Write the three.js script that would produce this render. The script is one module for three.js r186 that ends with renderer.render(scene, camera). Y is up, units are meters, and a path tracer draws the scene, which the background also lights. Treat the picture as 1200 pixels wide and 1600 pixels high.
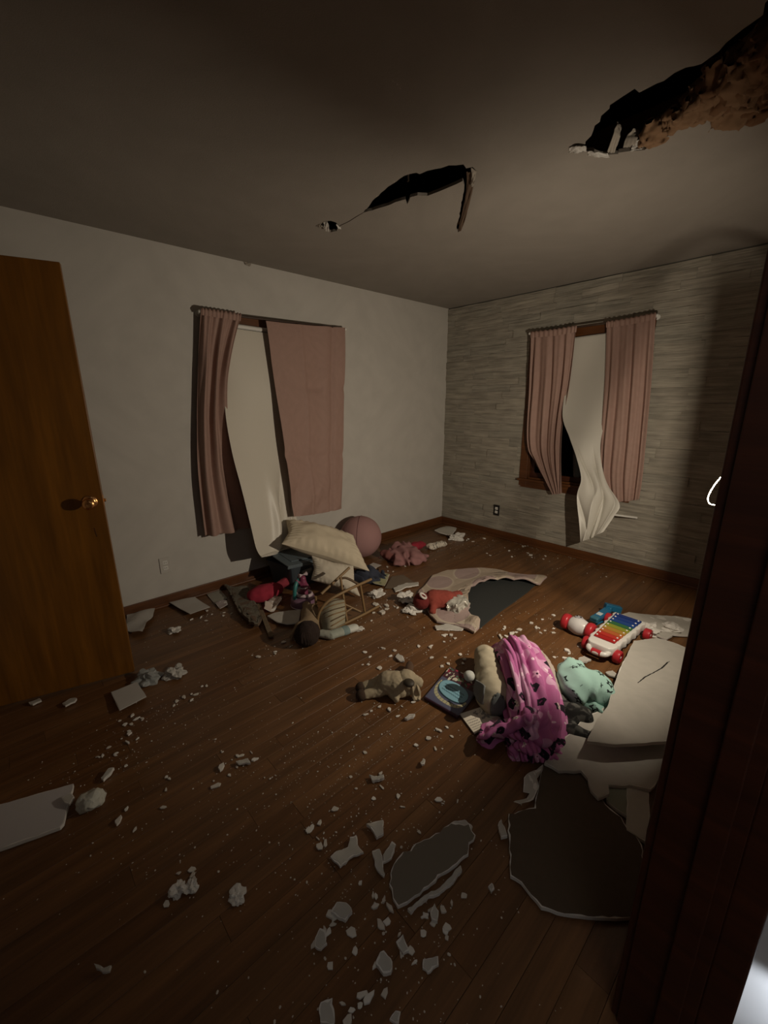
import * as THREE from 'three';
import { mergeGeometries, mergeVertices, toCreasedNormals } from 'three/addons/utils/BufferGeometryUtils.js';
import { RoundedBoxGeometry } from 'three/addons/geometries/RoundedBoxGeometry.js';
import { ImprovedNoise } from 'three/addons/math/ImprovedNoise.js';
import { RectAreaLightUniformsLib } from 'three/addons/lights/RectAreaLightUniformsLib.js';
import { TessellateModifier } from 'three/addons/modifiers/TessellateModifier.js';

// ---------- camera, light, exposure ----------
// World: the far corner of the room is the origin, the left wall is z = 0, the stone wall is x = 0, y is up.
const scene = new THREE.Scene();
scene.background = new THREE.Color(0x000000);
const camera = new THREE.PerspectiveCamera(102.106, 0.75, 0.02, 60);
{
  const yaw = 0.74599, pitch = 0.25857, roll = -0.00504;
  const fw = new THREE.Vector3(Math.sin(yaw) * Math.cos(pitch), -Math.sin(pitch), -Math.cos(yaw) * Math.cos(pitch));
  camera.position.set(-3.8311, 1.4262, 3.0988);
  const right = new THREE.Vector3(Math.cos(yaw), 0, Math.sin(yaw)), up = new THREE.Vector3().crossVectors(right, fw);
  camera.up.copy(up.multiplyScalar(Math.cos(roll)).addScaledVector(right, -Math.sin(roll)));
  camera.lookAt(camera.position.clone().add(fw));
}
scene.add(camera);
const renderer = new THREE.WebGLRenderer({ antialias: true });
renderer.toneMapping = THREE.LinearToneMapping;
renderer.toneMappingExposure = 1.0;
renderer.shadowMap.enabled = true;
renderer.shadowMap.type = THREE.PCFSoftShadowMap;

const LAMP_AT = new THREE.Vector3(-1.78, 1.10, 2.862);      // unseen lamp behind the door jamb, placed to light the room
RectAreaLightUniformsLib.init();
const unseenLampLight = new THREE.RectAreaLight(new THREE.Color().setRGB(1, 0.87, 0.69), 31000, 0.016, 0.016);
const unseenHallLight = new THREE.RectAreaLight(new THREE.Color().setRGB(1, 0.95, 0.9), 1.7, 0.8, 0.6);      // out of view in the hall, placed to light the foreground and jamb
const unseenNightLight = new THREE.SpotLight(new THREE.Color().setRGB(0.86, 0.92, 1), 0.5, 0, 0.42, 0.6, 2); // out of view, placed to brighten the lower corner of the hall wall
unseenNightLight.castShadow = true; unseenNightLight.shadow.radius = 0.6;

// ---------- helpers ----------
const V3 = (a) => new THREE.Vector3(a[0], a[1], a[2]);
function rngOf(seed) { let s = seed >>> 0; return () => { s = (s + 0x6D2B79F5) | 0; let t = Math.imul(s ^ (s >>> 15), 1 | s); t = (t + Math.imul(t ^ (t >>> 7), 61 | t)) ^ t; return ((t ^ (t >>> 14)) >>> 0) / 4294967296; }; }
const perlin = new ImprovedNoise();
const N3 = (x, y, z = 0) => perlin.noise(x + 17.3, y + 5.1, z + 31.7);
const fbm = (x, y, z = 0, o = 4) => { let a = 0, w = 0.5, f = 1; for (let i = 0; i < o; i++) { a += w * N3(x * f, y * f, z * f + i * 9.1); w *= 0.5; f *= 2.03; } return a; };
const clamp = (v, a = 0, b = 1) => Math.min(b, Math.max(a, v));
const mix = (a, b, t) => a + (b - a) * t;
const sstep = (a, b, v) => { const t = clamp((v - a) / (b - a)); return t * t * (3 - 2 * t); };
const used = new Map();
function numbered(n) { const k = used.get(n) || 0; used.set(n, k + 1); return k ? `${n}_${String(k).padStart(3, '0')}` : n; }
function shade(o) { o.castShadow = true; o.receiveShadow = true; return o; }
function tag(o, label, category, group, kind) {
  if (label) o.userData.label = label;
  if (category) o.userData.category = category;
  if (group) o.userData.group = group;
  if (kind) o.userData.kind = kind;
  return o;
}
function thing(name, label, category, [x, y, z] = [0, 0, 0], group) {
  const o = new THREE.Group(); o.name = numbered(name); o.position.set(x, y, z); scene.add(o);
  return tag(o, label, category, group);
}
function part(name, geo, m, parent, label) {
  const o = shade(new THREE.Mesh(Array.isArray(geo) ? merge(geo) : geo, m)); o.name = name;
  if (label) o.userData.label = label;
  parent.add(o); return o;
}
function solo(name, geo, m, label, category, group) {
  const o = shade(new THREE.Mesh(Array.isArray(geo) ? merge(geo) : geo, m)); o.name = numbered(name); scene.add(o);
  return tag(o, label, category, group);
}
function struct(name, geo, m, parent) {
  const o = shade(new THREE.Mesh(Array.isArray(geo) ? merge(geo) : geo, m)); o.name = parent ? name : numbered(name); (parent || scene).add(o);
  if (!parent) o.userData.kind = 'structure';
  return o;
}
function merge(list) {
  const gs = list.map((g) => { const h = g.index ? g.toNonIndexed() : g.clone(); for (const k of Object.keys(h.attributes)) if (!['position', 'normal', 'uv'].includes(k)) h.deleteAttribute(k);
    if (!h.attributes.normal) h.computeVertexNormals();
    if (!h.attributes.uv) h.setAttribute('uv', new THREE.BufferAttribute(new Float32Array(h.attributes.position.count * 2), 2)); return h; });
  return mergeGeometries(gs);
}
const box = (x0, x1, y0, y1, z0, z1) => { const g = new THREE.BoxGeometry(x1 - x0, y1 - y0, z1 - z0); g.translate((x0 + x1) / 2, (y0 + y1) / 2, (z0 + z1) / 2); return uvMetres(g); };
const rbox = (x0, x1, y0, y1, z0, z1, r = 0.004, s = 2) => { const g = new RoundedBoxGeometry(x1 - x0, y1 - y0, z1 - z0, s, r); g.translate((x0 + x1) / 2, (y0 + y1) / 2, (z0 + z1) / 2); return uvMetres(g); };
function uvMetres(g, swap = false) {                          // box-projected uv in metres
  const h = g, p = h.attributes.position, n = h.attributes.normal, uv = new Float32Array(p.count * 2);
  for (let i = 0; i < p.count; i++) {
    const ax = Math.abs(n.getX(i)), ay = Math.abs(n.getY(i)), az = Math.abs(n.getZ(i));
    let u, v;
    if (ay >= ax && ay >= az) { u = p.getX(i); v = p.getZ(i); } else if (ax >= az) { u = p.getZ(i); v = p.getY(i); } else { u = p.getX(i); v = p.getY(i); }
    uv[2 * i] = swap ? v : u; uv[2 * i + 1] = swap ? u : v;
  }
  h.setAttribute('uv', new THREE.BufferAttribute(uv, 2)); return h;
}
function tube(pts, r, seg = 24, rad = 7, closed = false) { return new THREE.TubeGeometry(new THREE.CatmullRomCurve3(pts.map(V3), closed, 'centripetal'), seg, r, rad, closed); }
function rod(a, b, r, rad = 9) {                               // a straight round bar with its ends closed
  const A = V3(a), B = V3(b), d = B.clone().sub(A), g = new THREE.CylinderGeometry(r, r, d.length(), rad);
  g.applyQuaternion(new THREE.Quaternion().setFromUnitVectors(new THREE.Vector3(0, 1, 0), d.clone().normalize()));
  const m = A.add(B).multiplyScalar(0.5); g.translate(m.x, m.y, m.z); return g;
}
function lathe(prof, seg = 28) { return new THREE.LatheGeometry(prof.map((q) => new THREE.Vector2(q[0], q[1])), seg); }
function move(g, x, y, z) { g.translate(x, y, z); return g; }
function orient(g, rx = 0, ry = 0, rz = 0) { g.applyMatrix4(new THREE.Matrix4().makeRotationFromEuler(new THREE.Euler(rx, ry, rz, 'YXZ'))); return g; }
function warp(g, fn) { const p = g.attributes.position; for (let i = 0; i < p.count; i++) { const q = fn(p.getX(i), p.getY(i), p.getZ(i), i); p.setXYZ(i, q[0], q[1], q[2]); } g.computeVertexNormals(); return g; }
function paint(g, fn) { const p = g.attributes.position, c = new Float32Array(p.count * 3); for (let i = 0; i < p.count; i++) { const q = fn(p.getX(i), p.getY(i), p.getZ(i), i); c.set(q, 3 * i); } g.setAttribute('color', new THREE.BufferAttribute(c, 3)); return g; }

// catmull-rom through values, t in 0..1
function spline(vals, t) {
  const n = vals.length - 1, x = clamp(t) * n, i = Math.min(n - 1, Math.floor(x)), f = x - i;
  const a = vals[Math.max(0, i - 1)], b = vals[i], c = vals[i + 1], d = vals[Math.min(n, i + 2)];
  return b.map((_, k) => 0.5 * (2 * b[k] + (c[k] - a[k]) * f + (2 * a[k] - 5 * b[k] + 4 * c[k] - d[k]) * f * f + (3 * b[k] - a[k] - 3 * c[k] + d[k]) * f * f * f));
}
// A cloth: rows of 3D control points (each row any length), smooth in both ways, moved along its normal by disp(u, v), with thickness and closed edges.
function cloth(rows, { nu = 40, nv = 40, disp = null, th = 0.002, uvs = [1, 1] } = {}) {
  const P = [];
  for (let j = 0; j <= nv; j++) { const row = []; for (let i = 0; i <= nu; i++) row.push(V3(spline(rows.map((r) => spline(r, i / nu)), j / nv))); P.push(row); }
  const normals = () => P.map((row, j) => row.map((q, i) => { const a = P[j][Math.max(0, i - 1)], b = P[j][Math.min(nu, i + 1)], c = P[Math.max(0, j - 1)][i], d = P[Math.min(nv, j + 1)][i]; return b.clone().sub(a).cross(d.clone().sub(c)).normalize(); }));
  if (disp) { const n = normals(); for (let j = 0; j <= nv; j++) for (let i = 0; i <= nu; i++) { const d = disp(i / nu, j / nv, P[j][i]); if (typeof d === 'number') P[j][i].addScaledVector(n[j][i], d); else P[j][i].add(d); } }
  const n = normals(), pos = [], uv = [], idx = [], W = nu + 1, S = W * (nv + 1);
  for (const s of [1, -1]) for (let j = 0; j <= nv; j++) for (let i = 0; i <= nu; i++) { const q = P[j][i].clone().addScaledVector(n[j][i], s * th / 2); pos.push(q.x, q.y, q.z); uv.push(i / nu * uvs[0], (1 - j / nv) * uvs[1]); }
  for (let j = 0; j < nv; j++) for (let i = 0; i < nu; i++) { const a = j * W + i, b = a + 1, c = a + W, d = c + 1; idx.push(a, b, c, b, d, c, S + a, S + c, S + b, S + b, S + c, S + d); }
  const edge = (a, b) => idx.push(a, S + a, b, b, S + a, S + b);
  for (let i = 0; i < nu; i++) { edge(i, i + 1); edge(nv * W + i + 1, nv * W + i); }
  for (let j = 0; j < nv; j++) { edge((j + 1) * W, j * W); edge(j * W + nu, (j + 1) * W + nu); }
  const g = new THREE.BufferGeometry(); g.setAttribute('position', new THREE.Float32BufferAttribute(pos, 3)); g.setAttribute('uv', new THREE.Float32BufferAttribute(uv, 2)); g.setIndex(idx); g.computeVertexNormals(); return g;
}
// An implicit body meshed with surface nets; f < 0 inside.
function blob(f, [x0, y0, z0], [x1, y1, z1], h) {
  const nx = Math.ceil((x1 - x0) / h) + 1, ny = Math.ceil((y1 - y0) / h) + 1, nz = Math.ceil((z1 - z0) / h) + 1;
  const D = new Float32Array(nx * ny * nz), id = (i, j, k) => (k * ny + j) * nx + i;
  for (let k = 0; k < nz; k++) for (let j = 0; j < ny; j++) for (let i = 0; i < nx; i++) D[id(i, j, k)] = f(x0 + i * h, y0 + j * h, z0 + k * h);
  const cell = new Int32Array(nx * ny * nz).fill(-1), pos = [], idx = [];
  for (let k = 0; k < nz - 1; k++) for (let j = 0; j < ny - 1; j++) for (let i = 0; i < nx - 1; i++) {
    let sx = 0, sy = 0, sz = 0, n = 0;
    const c = []; for (let q = 0; q < 8; q++) c.push(D[id(i + (q & 1), j + ((q >> 1) & 1), k + (q >> 2))]);
    for (let q = 0; q < 8; q++) for (const b of [1, 2, 4]) if (!(q & b)) { const r = q | b; if ((c[q] < 0) !== (c[r] < 0)) { const t = c[q] / (c[q] - c[r]); sx += (q & 1) + (b === 1 ? t : 0); sy += ((q >> 1) & 1) + (b === 2 ? t : 0); sz += (q >> 2) + (b === 4 ? t : 0); n++; } }
    if (n) { cell[id(i, j, k)] = pos.length / 3; pos.push(x0 + (i + sx / n) * h, y0 + (j + sy / n) * h, z0 + (k + sz / n) * h); }
  }
  const quad = (a, b, c, d, flip) => { if (a < 0 || b < 0 || c < 0 || d < 0) return; if (flip) idx.push(a, c, b, a, d, c); else idx.push(a, b, c, a, c, d); };
  for (let k = 1; k < nz - 1; k++) for (let j = 1; j < ny - 1; j++) for (let i = 1; i < nx - 1; i++) {
    const d = D[id(i, j, k)] < 0;
    if (d !== D[id(i + 1, j, k)] < 0) quad(cell[id(i, j - 1, k - 1)], cell[id(i, j, k - 1)], cell[id(i, j, k)], cell[id(i, j - 1, k)], !d);
    if (d !== D[id(i, j + 1, k)] < 0) quad(cell[id(i - 1, j, k - 1)], cell[id(i - 1, j, k)], cell[id(i, j, k)], cell[id(i, j, k - 1)], !d);
    if (d !== D[id(i, j, k + 1)] < 0) quad(cell[id(i - 1, j - 1, k)], cell[id(i, j - 1, k)], cell[id(i, j, k)], cell[id(i - 1, j, k)], !d);
  }
  const g = new THREE.BufferGeometry(); g.setAttribute('position', new THREE.Float32BufferAttribute(pos, 3)); g.setIndex(idx); g.computeVertexNormals();
  return uvMetres(g);
}
const smin = (a, b, k) => { const h = Math.max(k - Math.abs(a - b), 0) / k; return Math.min(a, b) - h * h * k / 4; };
function capsule(p, a, b, ra, rb) {
  const bx = b[0] - a[0], by = b[1] - a[1], bz = b[2] - a[2], px = p[0] - a[0], py = p[1] - a[1], pz = p[2] - a[2];
  const t = clamp((px * bx + py * by + pz * bz) / (bx * bx + by * by + bz * bz || 1e-9));
  return Math.hypot(px - bx * t, py - by * t, pz - bz * t) - mix(ra, rb, t);
}
function ellipsoid(p, c, r) { const x = (p[0] - c[0]) / r[0], y = (p[1] - c[1]) / r[1], z = (p[2] - c[2]) / r[2], k = Math.hypot(x, y, z); return (k - 1) * Math.min(r[0], r[1], r[2]); }

// ---------- textures (colour, grain and print only) ----------
function dataTex(w, h, fn, srgb = true, rx = 1, ry = 1) {
  const d = new Uint8Array(w * h * 4);
  for (let y = 0; y < h; y++) for (let x = 0; x < w; x++) { const c = fn(x / w, y / h, x, y); const o = 4 * (y * w + x); if (typeof c === 'number') { d[o] = d[o + 1] = d[o + 2] = clamp(c) * 255; } else { d[o] = clamp(c[0]) * 255; d[o + 1] = clamp(c[1]) * 255; d[o + 2] = clamp(c[2]) * 255; } d[o + 3] = 255; }
  const t = new THREE.DataTexture(d, w, h); t.wrapS = t.wrapT = THREE.RepeatWrapping; t.magFilter = THREE.LinearFilter; t.minFilter = THREE.LinearMipmapLinearFilter; t.generateMipmaps = true;
  if (srgb) t.colorSpace = THREE.SRGBColorSpace; t.repeat.set(rx, ry); t.needsUpdate = true; return t;
}
const torus = (u, v, f, k, s = 0) => fbm(Math.cos(u * 6.2832) * f, Math.sin(u * 6.2832) * f, v * k + s, 4);
function rep(t, rx, ry) { const c = t.clone(); c.repeat.set(rx, ry); c.needsUpdate = true; return c; }
// wood grain running along u: long dark streaks and pores
const grainTex = dataTex(1024, 256, (u, v) => { const a = torus(u, v * 26, 0.7, 1) * 0.5 + torus(u, v * 90, 1.5, 1, 40) * 0.35, b = torus(u, v * 9, 0.5, 1, 80); const g = 0.8 + a * 0.3 + b * 0.22; return [g, g * 0.97, g * 0.93]; });
const mottleTex = dataTex(256, 256, (u, v) => 0.92 + 0.05 * fbm(Math.cos(u * 6.2832) * 2, Math.sin(u * 6.2832) * 2 + Math.cos(v * 6.2832) * 2, Math.sin(v * 6.2832) * 2));
const bumpTex = dataTex(256, 256, (u, v) => 0.5 + 0.6 * fbm(Math.cos(u * 6.2832) * 5, Math.sin(u * 6.2832) * 5 + Math.cos(v * 6.2832) * 5, Math.sin(v * 6.2832) * 5), false);
const weaveTex = dataTex(128, 128, (u, v) => 0.5 + 0.25 * Math.sin(u * 6.2832 * 32) * Math.sin(v * 6.2832 * 32) + 0.2 * N3(u * 40, v * 40), false);
const streakTex = dataTex(512, 512, (u, v) => { const a = torus(u, v * 40, 0.8, 1) * 0.7 + torus(u, v * 110, 2.2, 1, 20) * 0.5 + torus(u, v * 8, 1.4, 1, 90) * 0.6; const g = 0.82 + a * 0.26; return [g, g * 0.99, g * 0.965]; });
const streakBump = dataTex(512, 512, (u, v) => 0.5 + torus(u, v * 30, 0.9, 1, 7) * 0.8 + torus(u, v * 80, 1.6, 1, 3) * 0.5, false);

const lin = (r, g, b) => new THREE.Color().setRGB(r, g, b);
const mat = (c, o = {}) => new THREE.MeshStandardMaterial({ color: c instanceof THREE.Color ? c : new THREE.Color(c), roughness: 0.85, metalness: 0, ...o });
const M = {
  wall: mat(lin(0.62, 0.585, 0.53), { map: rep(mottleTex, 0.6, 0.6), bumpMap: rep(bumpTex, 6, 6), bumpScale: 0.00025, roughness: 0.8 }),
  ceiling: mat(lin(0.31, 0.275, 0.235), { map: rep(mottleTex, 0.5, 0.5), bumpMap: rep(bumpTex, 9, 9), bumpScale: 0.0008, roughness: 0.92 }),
  hall: mat(lin(0.7, 0.7, 0.7), { roughness: 0.85 }),
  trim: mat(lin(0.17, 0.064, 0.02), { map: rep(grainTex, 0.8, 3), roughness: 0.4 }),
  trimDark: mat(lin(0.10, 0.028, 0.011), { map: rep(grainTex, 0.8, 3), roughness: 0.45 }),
  door: mat(lin(0.3, 0.125, 0.014), { map: rep(grainTex, 0.45, 1.1), roughness: 0.34 }),
  brass: mat(lin(0.85, 0.44, 0.17), { metalness: 1, roughness: 0.26 }),
  steel: mat(lin(0.55, 0.53, 0.5), { metalness: 1, roughness: 0.35 }),
  glass: new THREE.MeshPhysicalMaterial({ color: 0xffffff, transmission: 1, thickness: 0, roughness: 0.03, ior: 1.5 }),
  white: mat(lin(0.7, 0.68, 0.63), { roughness: 0.5 }),
  blind: mat(lin(0.62, 0.575, 0.49), { roughness: 0.42, bumpMap: rep(bumpTex, 3, 3), bumpScale: 0.0005 }),
  vinyl: mat(lin(0.58, 0.555, 0.49), { roughness: 0.45 }),
  curtain: mat(lin(0.42, 0.265, 0.215), { roughness: 0.75, bumpMap: rep(weaveTex, 10, 14), bumpScale: 0.0003, map: rep(mottleTex, 2, 2) }),
  paperFace: mat(lin(0.56, 0.53, 0.47), { roughness: 0.9, map: rep(mottleTex, 1.5, 1.5) }),
  gypsum: mat(lin(0.68, 0.65, 0.60), { roughness: 0.95, bumpMap: rep(bumpTex, 20, 20), bumpScale: 0.001 }),
  backPaper: mat(lin(0.10, 0.07, 0.042), { roughness: 0.95, map: rep(mottleTex, 3, 3) }),
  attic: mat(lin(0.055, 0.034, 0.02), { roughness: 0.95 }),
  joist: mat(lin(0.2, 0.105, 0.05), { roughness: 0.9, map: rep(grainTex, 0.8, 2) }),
  fluff: mat(lin(0.24, 0.14, 0.075), { roughness: 1 }),
};

function wpart(name, geo, m, t, label) { const g = Array.isArray(geo) ? merge(geo) : geo; g.translate(-t.position.x, -t.position.y, -t.position.z); return part(name, g, m, t, label); }
function wsub(name, geo, m, p, label) { const g = Array.isArray(geo) ? merge(geo) : geo, t = p.parent; g.translate(-t.position.x, -t.position.y, -t.position.z); return part(name, g, m, p, label); }

// ---------- the room ----------
const H = 2.4, BACK = -4.35, FRONT = 3.0;
const rand = rngOf(11);
// floor: a sub-floor with every board laid on it as a board of its own, running along x
{
  const floor = struct('floor', box(BACK - 0.15, 0.15, -0.1, -0.019, -0.15, 4.4), mat(lin(0.03, 0.018, 0.01)));
  const tones = [[0.235, 0.115, 0.046], [0.222, 0.105, 0.041], [0.25, 0.123, 0.05], [0.212, 0.099, 0.038], [0.24, 0.12, 0.051], [0.228, 0.108, 0.041], [0.256, 0.128, 0.053]].map((c, i) => {
    const t = rep(grainTex, 0.55, 1.9); t.offset.set(i * 0.37, i * 0.21);
    return mat(lin(...c), { map: t, roughness: 0.42, bumpMap: rep(bumpTex, 2.2, 5), bumpScale: 0.0005 });
  });
  const w = 0.0825, c = 0.0005;
  for (let r = 0; r < 37; r++) {
    const z0 = r * w;
    let x = BACK - rand() * 0.6;
    while (x < 0) {
      const L = 0.7 + rand() * 0.9, x0 = Math.max(x, BACK), x1 = Math.min(x + L, 0); x += L;
      if (x1 - x0 < 0.03) continue;
      const g = new THREE.BufferGeometry(), y = (rand() - 0.5) * 0.0007, yb = -0.019, a = x0 + 0.0004, b = x1 - 0.0004, z = z0 + 0.0004, e = z0 + w - 0.0004;
      const ring = [[a, y - c, z], [b, y - c, z], [b, y - c, e], [a, y - c, e]], top = [[a + c, y, z + c], [b - c, y, z + c], [b - c, y, e - c], [a + c, y, e - c]], bot = [[a, yb, z], [b, yb, z], [b, yb, e], [a, yb, e]];
      const pos = [], q4 = (p, q, s, t) => pos.push(...p, ...s, ...q, ...p, ...t, ...s);
      q4(...top); for (let i = 0; i < 4; i++) { const j = (i + 1) % 4; q4(ring[i], ring[j], top[j], top[i]); q4(bot[i], bot[j], ring[j], ring[i]); }
      g.setAttribute('position', new THREE.Float32BufferAttribute(pos, 3)); g.computeVertexNormals();
      const o = struct('plank', uvMetres(g), tones[Math.floor(rand() * tones.length)], floor);
      const u = o.geometry.attributes.uv, ox = rand() * 3, oy = rand() * 3; for (let i = 0; i < u.count; i++) u.setXY(i, u.getX(i) + ox, u.getY(i) + oy);
    }
  }
  struct('hall_boards', box(-5.2, -1.9, -0.019, -0.0005, 3.06, 4.4), tones[1], floor);
}
// window openings: left wall x -2.55..-1.55, y 0.68..1.99; stone wall z 1.06..1.92
const W1 = { a: -2.49, b: -1.64, y0: 0.68, y1: 1.96 }, W2 = { a: 1.06, b: 1.94, y0: 0.68, y1: 1.96 };
struct('wall_left', [box(BACK - 0.15, W1.a, 0, H + 0.5, -0.14, 0), box(W1.b, 0, 0, H + 0.5, -0.14, 0), box(W1.a, W1.b, 0, W1.y0, -0.14, 0), box(W1.a, W1.b, W1.y1, H + 0.5, -0.14, 0)], M.wall);
const wallRight = struct('wall_right', [box(0, 0.14, 0, H + 0.5, -0.14, W2.a), box(0, 0.14, 0, H + 0.5, W2.b, 4.4), box(0, 0.14, 0, W2.y0, W2.a, W2.b), box(0, 0.14, W2.y1, H + 0.5, W2.a, W2.b)], mat(lin(0.10, 0.095, 0.08)));
struct('wall_back', box(BACK - 0.15, BACK, 0, H + 0.5, 0, 3), M.wall);
const DX0 = -3.92, DX1 = -2.974, DH = 2.05;
struct('wall_front', [box(BACK - 0.15, DX0, 0, H + 0.5, FRONT, 3.12), box(DX1, 0, 0, H + 0.5, FRONT, 3.12), box(DX0, DX1, DH, H + 0.5, FRONT, 3.12)], M.wall);
// stacked stone facing: every stone a piece of its own
{
  const tones = [[0.48, 0.445, 0.385], [0.455, 0.425, 0.365], [0.5, 0.462, 0.395], [0.465, 0.43, 0.37], [0.44, 0.415, 0.36]].map((c, i) => {
    const t = rep(streakTex, 0.55, 1.1), b = rep(streakBump, 0.55, 1.1); t.offset.set(i * 0.31, i * 0.17); b.offset.copy(t.offset);
    return mat(lin(...c), { map: t, bumpMap: b, bumpScale: 0.006, roughness: 0.95 });
  });
  let y = 0.03;
  while (y < H) {
    const h = Math.min(0.05 + rand() * 0.03, H - y); let z = -rand() * 0.4;
    if (h < 0.012) break;
    while (z < FRONT) {
      const L = 0.24 + rand() * 0.4, z0 = Math.max(0, z), z1 = Math.min(FRONT, z + L); z += L;
      if (z1 - z0 < 0.02) continue;
      const cuts = []; const inWin = y + h > W2.y0 && y < W2.y1;
      if (inWin && z1 > W2.a - 0.06 && z0 < W2.b + 0.06) { if (z0 < W2.a - 0.06) cuts.push([z0, W2.a - 0.06]); if (z1 > W2.b + 0.06) cuts.push([W2.b + 0.06, z1]); } else cuts.push([z0, z1]);
      for (const [a, b] of cuts) {
        if (b - a < 0.015) continue;
        const d = 0.004 + rand() * 0.011, g = new THREE.BoxGeometry(0.02, h - 0.0006, b - a - 0.0004, 1, 1, 5);
        const j = rand() * 100; const p = g.attributes.position;
        for (let i = 0; i < p.count; i++) { const f = p.getX(i) < 0; const yy = p.getY(i), zz = p.getZ(i); p.setX(i, f ? -d + 0.0035 * N3(zz * 9 + j, yy * 30 + j) : 0.004); if (f) p.setY(i, yy + 0.005 * N3(zz * 7 + (y + h / 2 + Math.sign(yy) * h / 2) * 40, 3)); }
        g.computeVertexNormals(); move(g, 0, y + h / 2, (a + b) / 2); uvMetres(g);
        struct('stone', g, tones[Math.floor(rand() * tones.length)], wallRight);
      }
    }
    y += h;
  }
}
// baseboards
struct('baseboard_left', [rbox(BACK, 0, 0, 0.085, 0, 0.014, 0.004), rbox(BACK, -0.012, 0, 0.018, 0.012, 0.026, 0.006)], M.trim);
struct('baseboard_right', [rbox(-0.018, 0, 0, 0.085, 0.014, FRONT, 0.004), rbox(-0.03, -0.014, 0, 0.018, 0.014, FRONT, 0.006)], M.trim);
struct('baseboard_front', rbox(DX1 + 0.07, -0.02, 0, 0.085, FRONT - 0.014, FRONT, 0.004), M.trim);

// ceiling: plasterboard with the torn holes, joists and boards above it
const hole1 = [[-2.191, 1.176], [-2.252, 1.332], [-2.281, 1.459], [-2.292, 1.578], [-2.273, 1.631], [-2.249, 1.631], [-2.247, 1.675], [-2.213, 1.761], [-2.173, 1.811], [-2.138, 1.802], [-2.124, 1.821], [-2.095, 1.821], [-2.02, 1.758], [-1.956, 1.687], [-1.846, 1.588], [-1.713, 1.468], [-1.613, 1.38], [-1.604, 1.35], [-1.658, 1.377], [-1.775, 1.489], [-1.92, 1.615], [-2.024, 1.707], [-2.065, 1.724], [-2.063, 1.656], [-2.07, 1.584], [-2.078, 1.525], [-2.119, 1.496], [-2.126, 1.455], [-2.086, 1.4], [-2.106, 1.401], [-2.133, 1.431], [-2.151, 1.341], [-2.166, 1.25]];
const hole2 = [[-1.953, 2.165], [-1.928, 2.21], [-1.965, 2.253], [-2.022, 2.294], [-2.059, 2.325], [-2.101, 2.375], [-2.105, 2.413], [-2.114, 2.444], [-2.098, 2.462], [-2.098, 2.529], [-2.108, 2.582], [-2.074, 2.623], [-2.099, 2.654], [-2.129, 2.684], [-2.144, 2.72], [-2.173, 2.757], [-2.2, 2.778], [-2.222, 2.815], [-2.175, 2.879], [-1.927, 2.885], [-1.811, 2.801], [-1.726, 2.734], [-1.699, 2.698], [-1.666, 2.665], [-1.7, 2.643], [-1.734, 2.626], [-1.746, 2.592], [-1.789, 2.566], [-1.816, 2.538], [-1.794, 2.51], [-1.769, 2.473], [-1.739, 2.432], [-1.73, 2.395], [-1.725, 2.36], [-1.753, 2.322], [-1.782, 2.272], [-1.799, 2.239], [-1.845, 2.221], [-1.887, 2.201], [-1.892, 2.172]];
const hole3 = [[-2.276, 0.903], [-2.277, 0.948], [-2.256, 0.978], [-2.22, 0.977], [-2.178, 0.944], [-2.15, 0.883], [-2.167, 0.842], [-2.222, 0.856]];
function rough(poly, step, amp, seed) {                       // an outline broken into short, uneven bites
  const out = [], n = poly.length;
  for (let i = 0; i < n; i++) { const a = poly[i], b = poly[(i + 1) % n], L = Math.hypot(b[0] - a[0], b[1] - a[1]), k = Math.max(1, Math.round(L / step)); for (let j = 0; j < k; j++) { const t = j / k, x = mix(a[0], b[0], t), z = mix(a[1], b[1], t); out.push([x + amp * N3(x * 31 + seed, z * 31, seed) + amp * 0.6 * N3(x * 90, z * 90, seed), z + amp * N3(x * 31, z * 31 + seed, seed + 5) + amp * 0.6 * N3(x * 90, z * 90, seed + 9)]); } }
  return out;
}
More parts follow.
